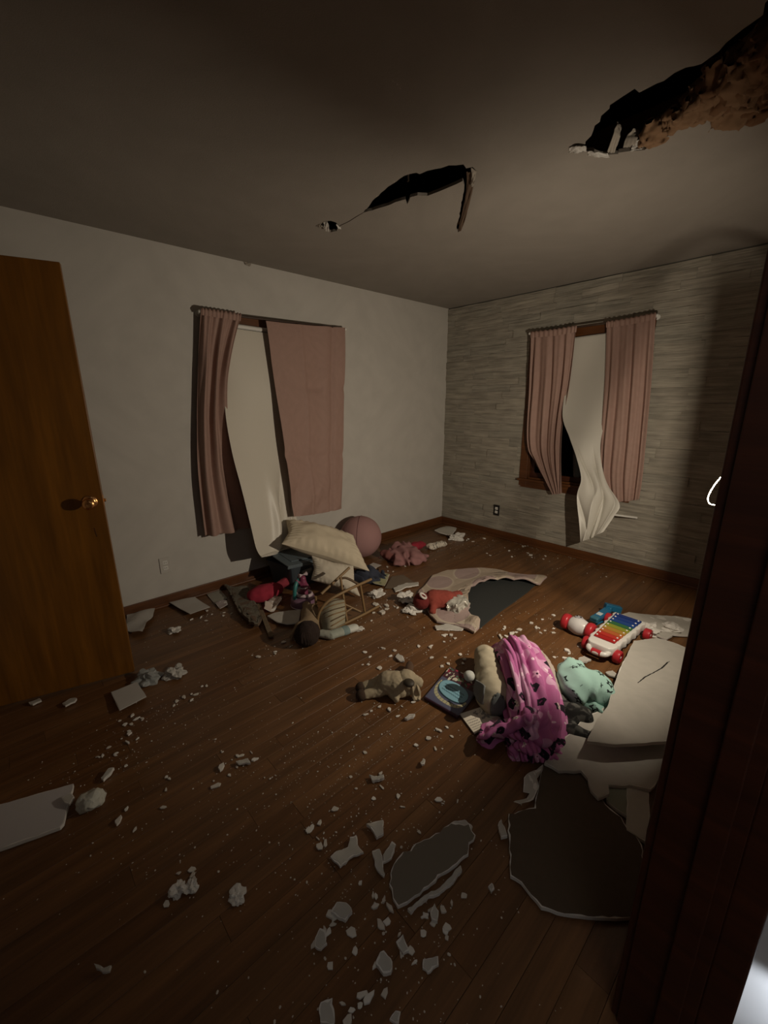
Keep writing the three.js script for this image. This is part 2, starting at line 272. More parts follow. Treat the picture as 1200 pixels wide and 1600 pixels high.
{
  const s = new THREE.Shape([[BACK - 0.1, -0.1], [0.1, -0.1], [0.1, 3.05], [BACK - 0.1, 3.05]].map((q) => new THREE.Vector2(q[0], q[1])));
  const A = rough(hole1, 0.03, 0.006, 3), B = rough(hole2, 0.03, 0.016, 8), C = rough(hole3, 0.01, 0.004, 5);
  for (const h of [A, B, C]) s.holes.push(new THREE.Path(h.map((q) => new THREE.Vector2(q[0], q[1]))));
  const g = new THREE.ExtrudeGeometry(s, { depth: 0.013, bevelEnabled: false }); g.rotateX(Math.PI / 2); g.translate(0, H + 0.013, 0);
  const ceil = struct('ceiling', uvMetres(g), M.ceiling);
  // what hangs in and around the holes
  const shredM = mat(lin(0.34, 0.3, 0.25), { roughness: 1 });
  const wads = [[[-1.808, 2.425, 2.548], 0.05], [[-1.797, 2.45, 2.585], 0.075], [[-1.815, 2.46, 2.635], 0.085], [[-1.714, 2.43, 2.643], 0.07], [[-1.822, 2.46, 2.689], 0.09], [[-1.689, 2.44, 2.707], 0.075], [[-1.848, 2.46, 2.742], 0.09], [[-1.805, 2.42, 2.494], 0.045], [[-1.858, 2.47, 2.777], 0.1], [[-1.76, 2.43, 2.41], 0.05]];
  wads.forEach(([c, r], i) => { const L = [c[0] - r * 1.4, c[1] - r * 1.2, c[2] - r * 1.4], U = [c[0] + r * 1.4, c[1] + r * 1.2, c[2] + r * 1.4];
    struct('insulation', blob((x, y, z) => ellipsoid([x, y, z], c, [r, r * 0.7, r]) + 0.35 * r * N3(x * 28 + i, y * 28, z * 28) + 0.2 * r * N3(x * 70, y * 70 + i, z * 70) - 0.1 * r, L, U, r / 7), i % 3 === 2 ? mat(lin(0.17, 0.085, 0.04), { roughness: 1 }) : M.fluff, ceil).userData.label = 'brown clump of roof insulation in the large ceiling hole'; });
  const flap = (rows, m = M.gypsum, n = 'torn_flap') => struct(n, cloth(rows, { nu: 10, nv: 24, th: 0.003, disp: (u, v) => 0.006 * N3(u * 5 + rows[0][0][0] * 9, v * 6) }), m, ceil);
  flap([[[-2.121, 2.398, 1.789], [-2.083, 2.398, 1.809]], [[-2.022, 2.392, 1.717], [-2.009, 2.385, 1.744]], [[-1.899, 2.39, 1.612], [-1.895, 2.38, 1.64]], [[-1.761, 2.392, 1.487], [-1.751, 2.385, 1.51]], [[-1.634, 2.397, 1.373], [-1.62, 2.395, 1.38]]], mat(lin(0.1, 0.06, 0.035)));
  flap([[[-2.128, 2.4, 1.818], [-2.09, 2.4, 1.818]], [[-2.092, 2.385, 1.797], [-2.078, 2.38, 1.803]], [[-2.041, 2.38, 1.753], [-2.033, 2.375, 1.761]]], shredM);
  flap([[[-1.963, 2.4, 2.167], [-1.926, 2.4, 2.153]], [[-1.966, 2.388, 2.202], [-1.931, 2.385, 2.19]], [[-1.931, 2.395, 2.221], [-1.901, 2.392, 2.21]]]);
  flap([[[-1.886, 2.398, 2.208], [-1.85, 2.398, 2.198]], [[-1.872, 2.385, 2.244], [-1.846, 2.38, 2.239]], [[-1.808, 2.397, 2.257], [-1.775, 2.397, 2.251]]]);
  flap([[[-1.794, 2.41, 2.246], [-1.766, 2.4, 2.262]], [[-1.859, 2.44, 2.294], [-1.821, 2.43, 2.301]], [[-1.857, 2.47, 2.298], [-1.84, 2.46, 2.308]]], shredM);
  flap([[[-1.758, 2.405, 2.292], [-1.738, 2.4, 2.325]], [[-1.782, 2.44, 2.31], [-1.764, 2.43, 2.347]], [[-1.786, 2.46, 2.336], [-1.75, 2.46, 2.348]]], shredM);
  flap([[[-1.753, 2.4, 2.322], [-1.734, 2.4, 2.358]], [[-1.759, 2.42, 2.333], [-1.73, 2.42, 2.37]], [[-1.765, 2.43, 2.368], [-1.736, 2.43, 2.384]]]);
  flap([[[-1.73, 2.4, 2.395], [-1.739, 2.4, 2.432]], [[-1.738, 2.42, 2.386], [-1.744, 2.42, 2.413]]], shredM);
  flap([[[-2.28, 2.4, 0.934], [-2.269, 2.4, 0.955]], [[-2.265, 2.385, 0.922], [-2.254, 2.38, 0.95]], [[-2.226, 2.383, 0.88], [-2.215, 2.38, 0.889]]]);
  flap([[[-2.212, 2.4, 0.961], [-2.178, 2.4, 0.944]], [[-2.187, 2.388, 0.945], [-2.168, 2.388, 0.95]]]);
  flap([[[-2.282, 2.399, 0.866], [-2.281, 2.399, 0.903]], [[-2.265, 2.392, 0.872], [-2.264, 2.39, 0.904]]], shredM);
  flap([[[-2.316, 2.399, 0.004], [-2.258, 2.402, 0.004]], [[-2.307, 2.379, 0.012], [-2.274, 2.377, 0.012]]], shredM);
  struct('crack', tube([[-2.184, 2.399, 0.953], [-2.181, 2.399, 1.037], [-2.188, 2.399, 1.108], [-2.192, 2.4, 1.177]], 0.0016, 20, 5), mat(lin(0.06, 0.035, 0.02)), ceil);
  // roof space, closed in above so the holes stay dark
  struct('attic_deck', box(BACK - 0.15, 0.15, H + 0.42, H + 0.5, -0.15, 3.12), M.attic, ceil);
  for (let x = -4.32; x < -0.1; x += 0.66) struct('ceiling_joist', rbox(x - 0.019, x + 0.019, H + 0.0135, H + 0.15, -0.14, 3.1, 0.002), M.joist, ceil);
  struct('hall_ceiling', box(-5.2, -1.9, H, H + 0.1, 3.12, 4.4), M.hall, ceil);
}
// hall behind the camera
for (const [n, g] of [['back', box(-5.2, -1.9, 0, H, 4.3, 4.4)], ['left', box(-5.3, -5.2, 0, H, 3.0, 4.4)], ['right', box(-2.86, -2.76, 0, H, 3.12, 4.3)], ['front', box(-5.2, BACK - 0.15, 0, H, 3.0, 3.12)]]) struct('wall_hall_' + n, g, M.hall);
unseenHallLight.position.set(-3.95, H - 0.056, 3.72); unseenHallLight.lookAt(-3.95, 0, 3.72); scene.add(unseenHallLight);
{ const t = thing('unseen_ceiling_light', 'unseen flat light in the hall behind the doorway, placed to light the foreground', 'ceiling light', [-3.95, H, 3.72]); part('frame', rbox(-0.42, 0.42, -0.05, 0, -0.32, 0.32, 0.01), M.white, t); part('diffuser', rbox(-0.4, 0.4, -0.054, -0.045, -0.3, 0.3, 0.003), mat(0xffffff, { emissive: lin(0.9, 0.95, 1), emissiveIntensity: 1 }), t); }

{ const t = thing('unseen_night_light', 'unseen small light low on the white hall wall, placed to brighten its lower corner', 'night light', [-2.86, 0.34, 3.42]); part('case', rbox(-0.03, 0, -0.04, 0.04, -0.025, 0.025, 0.008), M.white, t); part('lens', rbox(-0.05, -0.028, -0.025, 0.025, -0.02, 0.02, 0.008), mat(0xffffff, { emissive: lin(0.8, 0.9, 1), emissiveIntensity: 1 }), t);
  unseenNightLight.position.set(-2.925, 0.34, 3.39); unseenNightLight.target.position.set(-2.86, 0.2, 3.2); scene.add(unseenNightLight, unseenNightLight.target); }

// near door frame: jamb, stop and casings
{
  const t = new THREE.Group(); t.name = 'trim_1'; t.userData.kind = 'structure'; scene.add(t);
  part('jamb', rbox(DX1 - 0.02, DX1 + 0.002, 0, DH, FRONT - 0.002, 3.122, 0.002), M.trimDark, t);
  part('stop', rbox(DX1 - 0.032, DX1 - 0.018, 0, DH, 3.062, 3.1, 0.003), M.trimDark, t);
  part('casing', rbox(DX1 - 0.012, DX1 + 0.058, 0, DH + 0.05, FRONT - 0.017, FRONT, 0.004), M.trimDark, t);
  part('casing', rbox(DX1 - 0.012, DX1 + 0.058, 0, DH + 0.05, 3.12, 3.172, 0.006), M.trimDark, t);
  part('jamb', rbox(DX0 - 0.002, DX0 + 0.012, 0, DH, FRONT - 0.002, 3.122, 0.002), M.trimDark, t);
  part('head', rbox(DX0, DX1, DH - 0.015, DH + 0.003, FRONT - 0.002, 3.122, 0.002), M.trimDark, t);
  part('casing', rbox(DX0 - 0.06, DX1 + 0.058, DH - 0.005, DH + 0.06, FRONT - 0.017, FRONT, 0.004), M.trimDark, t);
}
// the door that stands open at the left
{
  const d = new THREE.Group(); d.name = 'door_1'; d.userData.kind = 'structure'; scene.add(d);
  const dir = new THREE.Vector3(0.5447, 0, 0.1403).normalize();          // hinge to latch
  d.position.set(-3.5 - dir.x * 0.77, 0, 0.7284 - dir.z * 0.77); d.rotation.y = -Math.atan2(dir.z, dir.x);
  part('door_leaf', uvMetres(rbox(0, 0.768, 0.012, 2.008, -0.035, 0, 0.003), true), M.door, d);
  const kx = 0.715, ky = 0.97;
  const kn = part('knob', lathe([[0.0, 0.0], [0.031, 0.0], [0.032, 0.004], [0.026, 0.007], [0.012, 0.01], [0.011, 0.03], [0.018, 0.036], [0.026, 0.045], [0.0275, 0.054], [0.024, 0.063], [0.014, 0.068], [0.009, 0.067], [0.0, 0.066]], 40), M.brass, d);
  kn.rotation.x = Math.PI / 2; kn.position.set(kx, ky, 0);
  part('latch', [rbox(0.7665, 0.7695, ky - 0.028, ky + 0.028, -0.03, -0.005, 0.001), rbox(0.768, 0.779, ky - 0.008, ky + 0.008, -0.024, -0.011, 0.003)], M.brass, d);
  part('hinge', [rod([-0.004, 0.2, 0.004], [-0.004, 0.3, 0.004], 0.006), rod([-0.004, 1.75, 0.004], [-0.004, 1.85, 0.004], 0.006)], M.brass, d);
  part('scratch', tube([[kx - 0.004, ky - 0.13, 0.0003], [kx - 0.002, ky - 0.15, 0.0004], [kx + 0.001, ky - 0.175, 0.0003]], 0.0018, 8, 5), mat(lin(0.05, 0.015, 0.004)), d);
}

// ---------- windows ----------
function windowUnit(n, w, h, toWorld) {                        // built facing +z at the origin (sill corner), then turned into its wall
  const t = new THREE.Group(); t.name = 'window_' + n; t.userData.kind = 'structure'; scene.add(t); toWorld(t);
  part('frame', [rbox(-0.001, 0.02, 0, h, -0.13, 0.002, 0.002), rbox(w - 0.02, w + 0.001, 0, h, -0.13, 0.002, 0.002), rbox(0, w, h - 0.02, h + 0.001, -0.13, 0.002, 0.002), rbox(0, w, -0.001, 0.022, -0.13, 0.002, 0.002)], M.trim, t);
  part('casing', rbox(-0.072, 0.006, -0.07, h + 0.075, 0.0, 0.017, 0.003), M.trim, t);
  part('casing', rbox(w - 0.006, w + 0.072, -0.07, h + 0.075, 0.0, 0.017, 0.003), M.trim, t);
  part('head_casing', rbox(-0.072, w + 0.072, h - 0.004, h + 0.075, 0.001, 0.019, 0.003), M.trim, t);
  part('sill', rbox(n === 1 ? -0.02 : -0.082, w + (n === 1 ? 0.02 : 0.082), -0.016, 0.006, -0.02, 0.045, 0.005), M.trim, t);
  part('apron', rbox(-0.07, w + 0.07, -0.085, -0.014, 0.0, 0.015, 0.003), M.trim, t);
  const sash = (y0, y1, z) => { const s = part('sash', [rbox(0.02, 0.062, y0, y1, z - 0.03, z, 0.003), rbox(w - 0.062, w - 0.02, y0, y1, z - 0.03, z, 0.003), rbox(0.02, w - 0.02, y0, y0 + 0.045, z - 0.0299, z - 0.0001, 0.003), rbox(0.02, w - 0.02, y1 - 0.04, y1, z - 0.0299, z - 0.0001, 0.003)], M.trimDark, t);
    part('pane', box(0.06, w - 0.06, y0 + 0.04, y1 - 0.035, z - 0.017, z - 0.013), M.glass, s); };
  sash(0.022, h / 2 + 0.02, -0.03); sash(h / 2 - 0.02, h - 0.02, -0.065);
}
windowUnit(1, W1.b - W1.a, W1.y1 - W1.y0, (t) => t.position.set(W1.a, W1.y0, 0));
windowUnit(2, W2.b - W2.a, W2.y1 - W2.y0, (t) => { t.position.set(0, W2.y0, W2.b); t.rotation.y = 0; t.rotation.y = -Math.PI / 2; t.position.set(0, W2.y0, W2.a); });

// ---------- rods, roller shades, curtains ----------
function curtainRod(label, a, b, back) {                        // back: direction to the wall
  const t = thing('curtain_rod', label, 'curtain rod', a, null);
  wpart('rod', rod(a, b, 0.008, 12), mat(lin(0.05, 0.028, 0.018), { roughness: 0.5 }), t);
  for (const [q, o] of [[a, b], [b, a]]) {
    const d = V3(q).sub(V3(o)).normalize().multiplyScalar(0.012), e = V3(q).add(d);
    wpart('end_cap', (() => { const g = new THREE.SphereGeometry(0.0125, 14, 10); g.translate(e.x, e.y, e.z); return g; })(), M.white, t);
    wpart('bracket', [rod(q, [q[0] + back[0], q[1] - 0.004, q[2] + back[2]], 0.006), rod([q[0] + back[0] * 0.94, q[1] - 0.004, q[2] + back[2] * 0.94], [q[0] + back[0], q[1] - 0.004, q[2] + back[2]], 0.02, 14)], M.white, t);
  }
}
curtainRod('thin dark curtain rod with white ends across the top of the left window', [-2.677, 2.017, 0.07], [-1.483, 2.036, 0.07], [0, 0, -0.068]);
curtainRod('thin dark curtain rod with white ends above the stone wall window', [-0.07, 2.031, 1.025], [-0.07, 2.042, 2.015], [0.056, 0, 0]);

// fold wave: sum of uneven pleats across u, growing from the header down
const pleat = (k, amp, seed) => (u, v) => amp * (0.45 + 0.55 * sstep(0, 0.25, v)) * (Math.sin(u * k * 6.2832 + 1.4 * N3(u * 3 + seed, v * 1.2)) + 0.5 * Math.sin(u * k * 11 + seed + v * 1.5)) * 0.7 + 0.006 * N3(u * 5 + seed, v * 6);
{
  const t = thing('curtain', 'narrow dusty mauve curtain panel bunched at the left of the left window', 'curtain', [-2.711, 0.45, 0.06]);
  wpart('panel', cloth([
    [[-2.679, 2.028, 0.078], [-2.55, 2.028, 0.078], [-2.41, 2.021, 0.078]],
    [[-2.728, 1.72, 0.08], [-2.626, 1.718, 0.085], [-2.531, 1.707, 0.08]],
    [[-2.786, 1.343, 0.085], [-2.691, 1.341, 0.1], [-2.586, 1.374, 0.075]],
    [[-2.825, 0.948, 0.09], [-2.708, 0.936, 0.1], [-2.555, 0.961, 0.06]],
    [[-2.831, 0.484, 0.085], [-2.691, 0.476, 0.1], [-2.468, 0.473, 0.05]]], { nu: 90, nv: 90, th: 0.0022, uvs: [0.4, 1.6], disp: (u, v) => 0.026 * (0.4 + 0.6 * sstep(0, 0.3, v)) * Math.sin(u * 17 + 0.9 + 1.6 * N3(u * 2, v * 1.5)) + 0.008 * Math.sin(u * 41 + v * 3) * (1 - v) + 0.012 * N3(u * 3, v * 5) }), M.curtain, t);
  wpart('header_sleeve', cloth([[[-2.677, 2.041, 0.066], [-2.544, 2.043, 0.066], [-2.398, 2.041, 0.066]], [[-2.686, 2.029, 0.088], [-2.555, 2.026, 0.088], [-2.409, 2.024, 0.088]], [[-2.69, 1.994, 0.086], [-2.558, 1.99, 0.086], [-2.417, 1.986, 0.086]]], { nu: 60, nv: 10, th: 0.002, uvs: [0.4, 0.08], disp: (u) => 0.004 * Math.sin(u * 70) }), M.curtain, t);
}
{
  const t = thing('curtain', 'wide flat dusty mauve curtain panel hanging at the right of the left window', 'curtain', [-1.863, 0.474, 0.09]);
  const tri = (x) => Math.abs(((x % 1) + 1) % 1 - 0.5) * 2;
  const crease = (u, v) => { const low = sstep(0.5, 0.95, v) * sstep(0, 0.1, 1 - u); return 0.012 * Math.exp(-(((v - 0.33) / 0.02) ** 2)) * sstep(0.25, 0.5, N3(u * 4, 9) + 0.5) + 0.012 * Math.exp(-(((v - 0.62) / 0.02) ** 2)) - 0.008 * Math.exp(-(((u - 0.42) / 0.02) ** 2)) + 0.016 * Math.exp(-(((u - 0.8 + v * 0.06) / 0.03) ** 2)) - 0.014 * Math.exp(-(((u - 0.7 + v * 0.05) / 0.05) ** 2)) * (1 - v)
    + 0.018 * N3(u * 3.2 + 4, v * 3.4) + 0.02 * (tri(u * 1.5 + v * 2.2 + 0.3 * N3(u * 4, v * 4)) - 0.5) * low + 0.014 * N3(u * 8 + v * 5, v * 7 + 2) * low; };
  wpart('panel', cloth([
    [[-2.231, 2.009, 0.11], [-1.886, 2.018, 0.1], [-1.478, 2.045, 0.082]],
    [[-2.219, 1.749, 0.125], [-1.874, 1.763, 0.095], [-1.497, 1.765, 0.085]],
    [[-2.2, 1.425, 0.15], [-1.867, 1.424, 0.11], [-1.517, 1.422, 0.085]],
    [[-2.189, 1.061, 0.18], [-1.885, 1.016, 0.12], [-1.544, 1.008, 0.09]],
    [[-2.171, 0.753, 0.19], [-1.87, 0.707, 0.13], [-1.566, 0.694, 0.095]],
    [[-2.161, 0.528, 0.195], [-1.879, 0.486, 0.135], [-1.593, 0.475, 0.1]]], { nu: 80, nv: 100, th: 0.0022, uvs: [0.8, 1.6], disp: crease }), M.curtain, t);
}
{
  const t = thing('curtain', 'dusty mauve curtain left of the stone wall window, lower corner pulled aside', 'curtain', [-0.06, 0.62, 1.345]);
  wpart('panel', cloth([
    [[-0.08, 2.029, 1.031], [-0.08, 2.026, 1.241], [-0.08, 2.028, 1.436]],
    [[-0.085, 1.587, 1.055], [-0.09, 1.602, 1.272], [-0.085, 1.638, 1.438]],
    [[-0.085, 1.056, 1.077], [-0.09, 1.116, 1.279], [-0.085, 1.202, 1.412]],
    [[-0.085, 0.868, 1.18], [-0.09, 0.882, 1.315], [-0.09, 0.934, 1.431]],
    [[-0.085, 0.587, 1.386], [-0.09, 0.594, 1.424], [-0.1, 0.608, 1.47]]], { nu: 90, nv: 80, th: 0.0022, uvs: [0.5, 1.6], disp: pleat(4.6, 0.02, 9) }), M.curtain, t);
  wpart('header_sleeve', cloth([[[-0.066, 2.049, 1.015], [-0.066, 2.044, 1.233], [-0.066, 2.05, 1.433]], [[-0.088, 2.034, 1.028], [-0.088, 2.03, 1.245], [-0.088, 2.037, 1.444]], [[-0.086, 1.991, 1.031], [-0.086, 1.983, 1.249], [-0.086, 1.992, 1.442]]], { nu: 60, nv: 10, th: 0.002, disp: (u) => 0.004 * Math.sin(u * 70) }), M.curtain, t);
}
{
  const t = thing('curtain', 'pleated dusty mauve curtain at the right of the stone wall window beside the torn shade', 'curtain', [-0.06, 0.602, 1.963]);
  wpart('panel', cloth([
    [[-0.08, 2.032, 1.679], [-0.08, 2.037, 1.85], [-0.08, 2.05, 2.017]],
    [[-0.085, 1.565, 1.72], [-0.09, 1.569, 1.893], [-0.085, 1.572, 2.056]],
    [[-0.085, 1.151, 1.74], [-0.09, 1.14, 1.922], [-0.085, 1.129, 2.083]],
    [[-0.085, 0.827, 1.769], [-0.09, 0.816, 1.94], [-0.085, 0.825, 2.098]],
    [[-0.085, 0.625, 1.841], [-0.09, 0.614, 1.971], [-0.085, 0.656, 2.098]]], { nu: 90, nv: 80, th: 0.0022, uvs: [0.5, 1.6], disp: pleat(4.1, 0.021, 14) }), M.curtain, t);
  wpart('header_sleeve', cloth([[[-0.066, 2.049, 1.667], [-0.066, 2.053, 1.844], [-0.066, 2.065, 2.015]], [[-0.088, 2.036, 1.677], [-0.088, 2.04, 1.853], [-0.088, 2.052, 2.023]], [[-0.086, 1.998, 1.681], [-0.086, 1.999, 1.857], [-0.086, 2.013, 2.024]]], { nu: 60, nv: 10, th: 0.002, disp: (u) => 0.004 * Math.sin(u * 70) }), M.curtain, t);
}
{
  const a = [-2.545, 1.962, 0.035], b = [-1.873, 1.947, 0.035];
  const t = thing('roller_shade', 'off white roller shade swinging out from the left window onto the pillows', 'window shade', [a[0], a[1], 0.035]);
  wpart('roller', [rod(a, b, 0.016, 16), rod([a[0] - 0.03, a[1], a[2]], a, 0.007), rod(b, [b[0] + 0.03, b[1], b[2]], 0.007)], M.white, t);
  const fold = (u, v) => 0.06 * sstep(0.42, 0.72, v) * (1 - 0.5 * sstep(0.8, 1, v)) * Math.exp(-Math.abs(u - 0.74 + (v - 0.6) * 0.35) / 0.06) - 0.05 * sstep(0.45, 0.75, v) * Math.exp(-(((u - 0.58 + (v - 0.6) * 0.3) / 0.09) ** 2)) * (1 - sstep(0.86, 1, v)) + 0.03 * sstep(0.5, 0.7, v) * Math.exp(-Math.abs(u - 0.92 + (v - 0.6) * 0.2) / 0.04) + 0.012 * N3(u * 2 + 3, v * 3);
  wpart('sheet', cloth([
    [[-2.545, 1.943, 0.053], [-2.289, 1.936, 0.053], [-1.944, 1.929, 0.053]],
    [[-2.559, 1.604, 0.06], [-2.328, 1.602, 0.07], [-1.986, 1.584, 0.065]],
    [[-2.602, 1.361, 0.11], [-2.336, 1.323, 0.09], [-2.041, 1.263, 0.06]],
    [[-2.604, 1.093, 0.16], [-2.359, 1.056, 0.12], [-2.104, 0.999, 0.075]],
    [[-2.581, 0.817, 0.22], [-2.35, 0.78, 0.16], [-2.096, 0.733, 0.09]],
    [[-2.569, 0.56, 0.28], [-2.332, 0.523, 0.19], [-2.076, 0.489, 0.11]],
    [[-2.559, 0.388, 0.32], [-2.34, 0.34, 0.22], [-2.061, 0.331, 0.13]],
    [[-2.528, 0.308, 0.335], [-2.343, 0.263, 0.235], [-2.059, 0.252, 0.14]]], { nu: 70, nv: 100, th: 0.0012, uvs: [0.9, 1.7], disp: fold }), M.blind, t);
  wpart('hem_bar', rod([-2.533, 0.315, 0.337], [-2.06, 0.259, 0.142], 0.005, 8), M.blind, t);
}
{
  const a = [-0.03, 1.943, 1.335], b = [-0.03, 1.952, 1.758];
  const t = thing('roller_shade', 'torn white roller shade twisting out below the window in the stone wall', 'window shade', [-0.035, a[1], a[2]]);
  wpart('roller', [rod(a, b, 0.016, 16), rod([a[0], a[1], a[2] - 0.03], a, 0.007), rod(b, [b[0], b[1], b[2] + 0.03], 0.007)], M.white, t);
  const cr = (x, w) => Math.exp(-Math.abs(x) / w), fold = (u, v) => { const w = sstep(0.36, 0.55, v), lo = sstep(0.62, 0.8, v); return 0.03 * w * cr(u - 0.7 + (v - 0.5) * 0.3, 0.05) + 0.035 * w * (1 - lo) * cr(u - 0.25 - (v - 0.5) * 0.8, 0.07) - 0.04 * lo * cr(u - 0.42 + (v - 0.75) * 0.9, 0.1) + 0.045 * lo * cr(u - 0.6 + (v - 0.75) * 1.1, 0.06) - 0.03 * lo * cr(u - 0.82 + (v - 0.8) * 0.5, 0.06) + 0.03 * sstep(0.7, 0.85, v) * cr(u - 0.18 - (v - 0.85) * 1.2, 0.05) + 0.012 * w * N3(u * 4 + 3, v * 5); };
  wpart('sheet', cloth([
    [[-0.048, 1.948, 1.371], [-0.048, 1.952, 1.562], [-0.048, 1.961, 1.744]],
    [[-0.055, 1.63, 1.392], [-0.06, 1.632, 1.579], [-0.055, 1.634, 1.754]],
    [[-0.12, 1.314, 1.415], [-0.08, 1.295, 1.584], [-0.065, 1.282, 1.752]],
    [[-0.17, 1.122, 1.521], [-0.14, 1.095, 1.642], [-0.11, 1.068, 1.76]],
    [[-0.21, 0.957, 1.617], [-0.18, 0.92, 1.721], [-0.16, 0.895, 1.815]],
    [[-0.25, 0.793, 1.69], [-0.23, 0.774, 1.81], [-0.19, 0.763, 1.887]],
    [[-0.29, 0.643, 1.687], [-0.27, 0.645, 1.851], [-0.22, 0.62, 2.004]],
    [[-0.33, 0.426, 1.75], [-0.3, 0.479, 1.872], [-0.25, 0.525, 1.987]],
    [[-0.35, 0.274, 1.786], [-0.335, 0.33, 1.868], [-0.31, 0.392, 1.942]]], { nu: 60, nv: 110, th: 0.0012, uvs: [0.9, 1.7], disp: fold }), M.vinyl, t);
  wpart('hem_bar', rod([-0.22, 0.524, 1.928], [-0.05, 0.492, 2.096], 0.009, 8), M.white, t);
}
// ---------- outlets ----------
function outlet(label, c, axis, plateMat, faceMat) {
  const t = thing('wall_outlet', label, 'outlet', c);
  const P = part('cover_plate', rbox(-0.036, 0.036, -0.058, 0.058, 0, 0.006, 0.003), plateMat, t);
  for (const y of [-0.02, 0.02]) { const f = part('receptacle', rbox(-0.016, 0.016, y - 0.014, y + 0.014, 0.004, 0.0078, 0.0016), faceMat, t); part('slot', [box(-0.007, -0.0045, y - 0.005, y + 0.005, 0.0074, 0.0081), box(0.0045, 0.007, y - 0.005, y + 0.005, 0.0074, 0.0081)], mat(0x090807), f); }
  if (axis === 'x') t.rotation.y = -Math.PI / 2;
}
outlet('white outlet low on the plain left wall near the baseboard', [-3.104, 0.309, 0.001], 'z', M.wall, M.white);
outlet('pale outlet with a dark surround low on the stone wall', [-0.012, 0.3, 0.754], 'x', mat(lin(0.012, 0.011, 0.01), { roughness: 0.5 }), M.white);  // near-black surround around the pale receptacles

// ---------- soft things and toys at the left window ----------
const cl = (c, o = {}) => mat(lin(...c), { roughness: 0.95, bumpMap: rep(weaveTex, 8, 8), bumpScale: 0.0004, ...o });
// a stuffed pillow spanned by four corners (back-left, back-right, front-right, front-left)
function pillowGeo(c00, c10, c11, c01, T, seed, wr = 0.008) {
  const A = V3(c00), B = V3(c10), C = V3(c11), D = V3(c01), n = 44, pos = [], uv = [], idx = [];
  const nor = B.clone().sub(A).cross(D.clone().sub(A)).normalize(); if (nor.y < 0) nor.negate();
  for (const s of [1, -1]) for (let j = 0; j <= n; j++) for (let i = 0; i <= n; i++) {
    const u = i / n, v = j / n, pu = u + 0.04 * Math.sin(u * 6.2832) * Math.abs(v - 0.5), pv = v + 0.04 * Math.sin(v * 6.2832) * Math.abs(u - 0.5);
    const inU = 0.06 * (1 - Math.abs(2 * u - 1)) * Math.sign(v - 0.5) * Math.pow(Math.abs(2 * v - 1), 3), inV = 0.06 * (1 - Math.abs(2 * v - 1)) * Math.sign(u - 0.5) * Math.pow(Math.abs(2 * u - 1), 3);
    const q = A.clone().multiplyScalar((1 - pu + inV) * (1 - pv + inU)).addScaledVector(B, (pu - inV) * (1 - pv + inU)).addScaledVector(C, (pu - inV) * (pv - inU)).addScaledVector(D, (1 - pu + inV) * (pv - inU));
    const e = Math.pow((1 - Math.pow(Math.abs(2 * u - 1), 2.6)) * (1 - Math.pow(Math.abs(2 * v - 1), 2.6)), 0.55);
    const edge = 1 - Math.min(1, e * 1.2), w = wr * (N3(u * 4 + seed, v * 4) + 0.7 * N3(u * 9, v * 5 + seed)) + wr * 1.3 * edge * Math.sin((u * (Math.abs(v - 0.5) > Math.abs(u - 0.5) ? 1 : 0) + v * (Math.abs(v - 0.5) > Math.abs(u - 0.5) ? 0 : 1)) * 70 + seed) * Math.min(1, e * 3);
    q.addScaledVector(nor, s * (T / 2 * e) + (s > 0 ? w * Math.min(1, e * 2) : 0)); pos.push(q.x, q.y, q.z); uv.push(u, v);
  }
  const W = n + 1, S = W * W;
  for (let j = 0; j < n; j++) for (let i = 0; i < n; i++) { const a = j * W + i, b = a + 1, c = a + W, d = c + 1; idx.push(a, c, b, b, c, d, S + a, S + b, S + c, S + b, S + d, S + c); }
  const g = new THREE.BufferGeometry(); g.setAttribute('position', new THREE.Float32BufferAttribute(pos, 3)); g.setAttribute('uv', new THREE.Float32BufferAttribute(uv, 2)); g.setIndex(idx); g.computeVertexNormals(); return g;
}
function seam(corners, r) { return tube([corners[0], corners[1], corners[2], corners[3]], r, 80, 6, true); }
